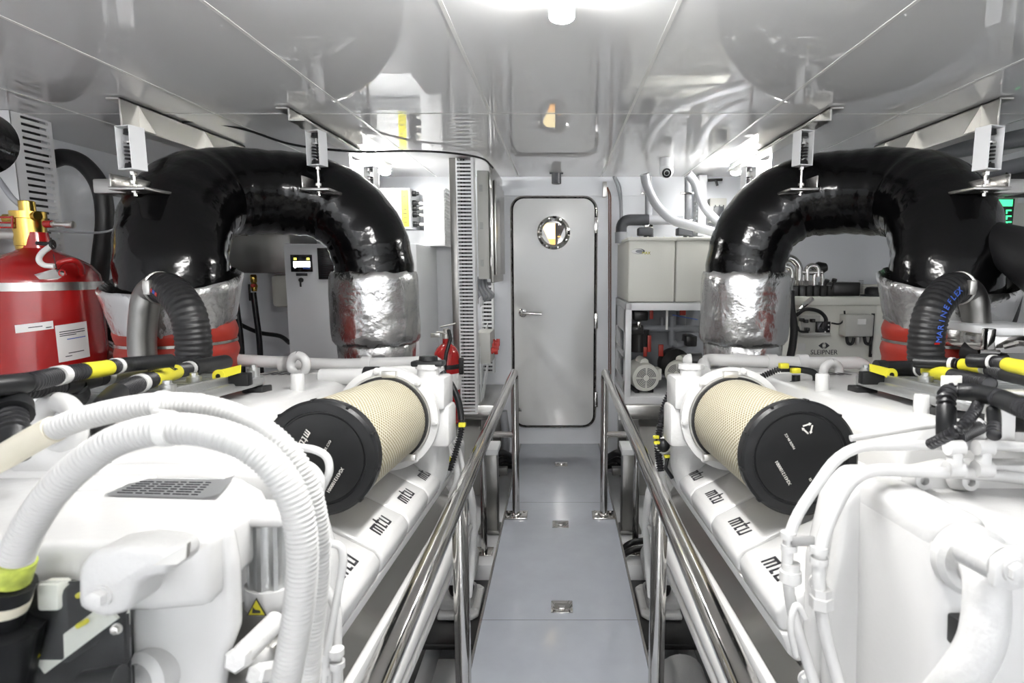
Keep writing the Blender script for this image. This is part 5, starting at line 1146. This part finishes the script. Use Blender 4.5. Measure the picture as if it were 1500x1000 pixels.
for px, py in ((1182, 470), (1192, 469), (1184, 482), (1176, 468)): b = one('blackmetal'); bx((px-3, py+3), (px+3, py-2), Y-.08, Y-.04, b, .004); b.build('plug', parent=r)
b = one('rubber'); b.tube(catmull([at(1168, 478, Y-.07), at(1172, 485, Y-.08), at(1184, 486, Y-.08)], 6), .008, 8); b.tube(catmull([at(1166, 462, Y-.06), at(1180, 453, Y-.08), at(1200, 456, Y-.09), at(1210, 468, Y-.08), at(1204, 480, Y-.08)], 6), .013, 8); b.tube(catmull([at(1218, 473, Y-.05), at(1230, 474, Y-.05), at(1237, 466, Y-.05), at(1237, 455, Y-.05)], 6), .006, 8); b.build('cable', parent=r)
wt = at(1200, 438, Y).z+.014
r = thing('hydraulic_valve_block', (at(1195, 430, 4.1).x, 4.1, wt), 'black hydraulic valve block with bent steel pipes on the thruster cabinet', 'valve block')
b = one('blackmetal'); a, c = at(1158, 442, 4.05), at(1221, 418, 4.05)
n6 = 6
for k in range(n6): xx = a.x+(c.x-a.x)*k/n6; b.box((xx, 4.02, wt), (xx+(c.x-a.x)/n6-.008, 4.30, c.z), .006)
b.box((c.x, 4.06, wt), (c.x+.2, 4.3, wt+.10), .01); b.build('block', parent=r)
b = one('chrome')
for pts, rr in (([(1150, 378), (1160, 378), (1170, 388), (1170, 412)], .028), ([(1150, 390), (1157, 392), (1160, 402), (1158, 415)], .022), ([(1182, 418), (1182, 392), (1190, 388), (1198, 392), (1198, 405)], .02), ([(1192, 418), (1193, 400), (1200, 396), (1204, 402), (1204, 418)], .015), ([(1170, 398), (1186, 399), (1204, 399)], .018)):
    b.tube(fillet([at(x, y, 4.1) for x, y in pts], .06), rr, 12)
for px, py in ((1168, 410), (1182, 411), (1158, 410)): p = at(px, py, 4.08); b.lathe([(.035, 0), (.035, .05), (.025, .055)], p, (0, 0, -1), 6)
b.build('steel_pipe', parent=r)
for px, py in ((1211, 412), (1222, 411)): b = one('blackmetal'); p, q = at(px-6, 428, 4.03), at(px, py, 4.0); b.tube([p, q], .006, 8); b.tube([q.lerp(p, .1), q+(q-p)*.15], .017, 10); b.build('lever', parent=r)
b = one('blackmetal'); p = at(1200, 393, 4.15); b.lathe([(.04, -.04), (.05, 0), (.03, .05)], p, (1, 0, .2), 16); b.build('pressure_cap', parent=r)
b = one('chrome'); b.tube([at(1168, 456, 3.9), at(1186, 440, 3.9)], .012, 10); b.tube([at(1176, 448, 3.89), at(1190, 437, 3.9)], .018, 8); b.build('fitting', parent=r)
b = one('rubber'); b.tube(catmull([at(1158, 425, 3.86), at(1159, 450, 3.86), at(1163, 480, 3.86), at(1161, 505, 3.86), at(1156, 530, 3.86)], 8), .026, 14); b.mat('chrome').tube(catmull([at(1160, 410, 3.9), at(1157, 418, 3.87), at(1158, 433, 3.86)], 5), .022, 12); tag(b.build('hydraulic_hose'), 'black hydraulic hose with a steel end beside the right foil sleeve', 'hose')
b = one('blackmetal'); bx((1226, 441), (1255, 426), 4.1, 4.35, b, .01); tag(b.build('solenoid_box'), 'black box between the hydraulic valve block and the pale inverter', 'box')
r = thing('inverter', at(1285, 441, 4.25), 'pale inverter with side vents and a small lit screen on the thruster cabinet', 'inverter')
b = one('cream'); p, q = at(1252, 443, 4.2), at(1320, 417, 4.2); b.box((p.x, 4.2, wt), (q.x, 4.42, q.z), .008); b.mat('groove')
for k in range(9): b.box((p.x+.02, 4.198, wt+.02+k*.011), (p.x+.055, 4.2005, wt+.023+k*.011))
b.mat('redplastic'); bx((1281, 424), (1288, 421), 4.197, 4.2, b, 0); b.build('body', parent=r)
b = one('screenw'); bx((1293, 437), (1301, 428), 4.195, 4.2, b, 0); b.build('screen', parent=r)
b = one('plastic'); p = at(1284, 443, 4.02); b.lathe([(.09, 0), (.09, .012), (.062, .014), (.062, .05), (.05, .066), (.02, .07)], (p.x, 4.06, wt), (0, 0, 1), 32); tag(b.build('black_dome'), 'black dome shaped cap on the worktop in front of the pale inverter', 'dome')
# far right: alarm panel, funnel, steel box, hose, pipework along the wall
r = thing('alarm_display_unit', at(1470, 370, 3.35), 'grey alarm panel with green lights at the right edge behind the duct', 'alarm panel')
b = one('boxgrey'); p, q = at(1446, 370, 3.35), at(1493, 283, 3.35); b.box((p.x, 3.35, p.z), (q.x, 3.45, q.z), .006); b.box((q.x-.02, 3.40, p.z+.05), (2.748, 3.44, q.z-.05)); b.build('body', parent=r)
b = one('glassblk'); p, q = at(1456, 366, 3.348), at(1486, 291, 3.348); b.box((p.x, 3.344, p.z), (q.x, 3.352, q.z)); d = b.build('display', parent=r)
b = one('green'); bx((1460, 302), (1484, 292), 3.341, 3.344, b, 0)
for k in range(6): bx((1474, 309+k*8.5), (1482, 307+k*8.5), 3.341, 3.344, b, 0); bx((1474, 313+k*8.5), (1476, 309+k*8.5), 3.341, 3.344, b, 0)
b.build('indicator', parent=d)
b = one('rubber'); p = at(1450, 352, 2.25); q = at(1560, 392, 1.95); w = q+(q-p).normalized()*((2.72-q.x)/(q-p).normalized().x); b.tube([p, p.lerp(q, .35), q, q+V((.03, 0, 0)), w], [.075, .085, .14, .145, .145], 32); tag(b.build('black_funnel'), 'black tapered rubber boot entering from the right edge', 'boot')
b = one('rubber'); b.tube(catmull([at(1478, 400, 2.3), at(1470, 450, 2.3), at(1455, 500, 2.28), at(1445, 540, 2.25)], 6), .055, 18); tag(b.build('black_hose'), 'dark hose running down behind the chrome box at the right edge', 'hose')
b = one('rubber'); b.tube(catmull([at(1462, 535, 1.9), at(1440, 520, 1.95), at(1420, 512, 2.0)], 6), .045, 16); tag(b.build('hose_stub'), 'short black hose stub under the right steel elbow', 'hose')
r = thing('filter_box', at(1480, 520, 1.9), 'chrome sided box with a pale lid at the right edge above the engine', 'box')
b = one('chrome'); p, q = at(1455, 518, 1.85), at(1560, 490, 1.85); b.box((p.x, 1.85, p.z), (q.x, 2.15, q.z), .008); b.build('body', parent=r)
b = one('panelwhite'); p, q = at(1456, 492, 1.84), at(1560, 480, 1.84); b.box((p.x, 1.84, p.z), (q.x, 2.16, q.z), .006); b.build('lid', parent=r)
b = one('chrome'); p = at(1447, 494, 1.84); b.box(p-V((.012, .015, .05)), p+V((.016, .015, .03)), .004); b.tube([p+V((-.035, -.015, -.045)), p+V((.03, -.015, -.045))], .007, 8); b.tube([at(1470, 508, 1.84), at(1490, 503, 1.82), at(1530, 505, 1.82)], .01, 8); b.build('latch', parent=r)
for (a, c, w, lb) in (((1340, 232, 3.6), (1530, 196, 2.6), .07, 'upper grey pipe running along the right wall behind the hangers'), ((1400, 262, 3.3), (1540, 232, 2.6), .06, 'lower grey pipe running along the right wall behind the hangers')):
    b = one('midpvc'); b.tube([at(*a), at(*c)], w*.6, 16); tag(b.build('wall_pipe'), lb, 'pipe')
b = one('greypipe'); p = at(1420, 276, 2.9); b.rod(p, p+V((.5, .2, .05)), .045, seg=18); b.mat('blackmetal'); q = at(1490, 268, 2.85); b.box(q-V((.06, .01, .07)), q+V((.06, .01, .06)), .01); tag(b.build('grey_pipe_flange'), 'grey pipe with a square black flange above the green alarm panel', 'pipe')

# ------------------------------------------------------------------ beds, mounts and bilge gear beside the walkway
for sx, lb in ((-1, 'left'), (1, 'right')):
    S = Matrix.Diagonal((sx, 1, 1, 1))
    b = MB(S); b.mat('panelwhite'); b.box((.325, 2.95, -.34), (.62, 4.40, -.222), .006); b.box((.56, .2, -.70), (.64, 2.95, -.40), .004); tag(b.build('engine_bed'), 'white engine bed girder along the %s edge of the walkway' % lb, 'girder')
    r = thing('engine_mount', (sx*.46, 2.72, -.30), 'white rubber engine mount on a black plate, %s of the walkway' % lb, 'engine mount', 'engine mounts')
    b = MB(S); b.mat('blackmetal'); b.box((.335, 2.40, -.335), (.66, 2.945, -.305), .006); b.box((.335, 2.38, -.305), (.35, 2.94, -.28), .003); b.build('base_plate', parent=r)
    b = MB(S); b.mat('castwhite'); b.prism([(.400, 2.60), (.400, 2.83), (.43, 2.86), (.60, 2.86), (.60, 2.57), (.43, 2.57)], (0, 0, -.304), (1, 0, 0), (0, 1, 0), (0, 0, .028), .010, 3); b.prism([(.435, 2.63), (.435, 2.80), (.46, 2.82), (.60, 2.82), (.60, 2.61), (.46, 2.61)], (0, 0, -.28), (1, 0, 0), (0, 1, 0), (0, 0, .05), .016, 3)
    for y in (2.63, 2.80): b.lathe([(.012, 0), (.010, .01)], (.417, y, -.276), (0, 0, 1), 6)
    b.build('casting', parent=r)
    b = MB(S); b.mat('rubber'); b.lathe([(.06, 0), (.065, .02), (.05, .06)], (.50, 2.70, -.225), (0, 0, 1), 24); b.build('rubber_cushion', parent=r)
    b = MB(S); b.mat('darksteel'); b.rod((.50, 2.70, -.17), (.50, 2.70, .06), .018, seg=14); b.lathe([(.034, 0), (.034, .03)], (.50, 2.70, -.10), (0, 0, 1), 6); b.build('threaded_stud', parent=r)
    b = MB(S); b.mat('castwhite'); b.box((.36, 2.2, -.42), (.55, 2.36, -.345), .006); b.box((.34, 1.0, -.55), (.40, 2.3, -.40), .004); tag(b.build('support_bracket'), 'white bracket in the bilge below the black mount plate, %s side' % lb, 'bracket')
b = one('castwhite'); b.tube([(.50, 1.50, -.26), (.50, 2.16, -.28)], .10, 28); b.box((.42, 1.48, -.385), (.55, 2.15, -.30), .01); tag(b.build('oil_pan'), 'white rounded tank low beside the right engine near the handrail post', 'tank')
b = one('midpvc'); b.lathe([(.06, 0), (.08, .02), (.085, .16), (.09, .17)], (-.47, 1.95, -.45), (0, 0, 1), 24); tag(b.build('bucket'), 'grey container low in the bilge left of the walkway', 'bucket')
b = one('rubber'); b.tube(catmull([(.34, 2.98, -.19), (.40, 2.96, -.14), (.48, 3.0, -.15), (.56, 3.1, -.19)], 6), .018, 10); b.tube(catmull([(.34, 3.04, -.19), (.40, 3.02, -.13), (.48, 3.07, -.14), (.56, 3.2, -.19)], 6), .018, 10); tag(b.build('cable_pair'), 'pair of black cables arching over the right white girder', 'cable')

# ------------------------------------------------------------------ camera, world, exposure
cam = bpy.data.cameras.new('camera'); co = bpy.data.objects.new('camera', cam); COL.objects.link(co)
co.location = EYE; co.rotation_euler = (PI/2-TH, 0, 0)
cam.sensor_width = 36; cam.lens = F/1500*36; cam.shift_x = -(CX-750)/1500; cam.shift_y = 0
cam.clip_start = .05; cam.clip_end = 50
cam.dof.use_dof = True; cam.dof.focus_distance = 2.4; cam.dof.aperture_fstop = 5.6
SC.camera = co
w = bpy.data.worlds.new('world'); SC.world = w; w.use_nodes = True
w.node_tree.nodes['Background'].inputs['Color'].default_value = (.8, .85, .9, 1); w.node_tree.nodes['Background'].inputs['Strength'].default_value = .3
vs = SC.view_settings; vs.view_transform = 'Standard'; vs.look = 'None'; vs.gamma = 1; vs.use_curve_mapping = False; vs.exposure = 1.30
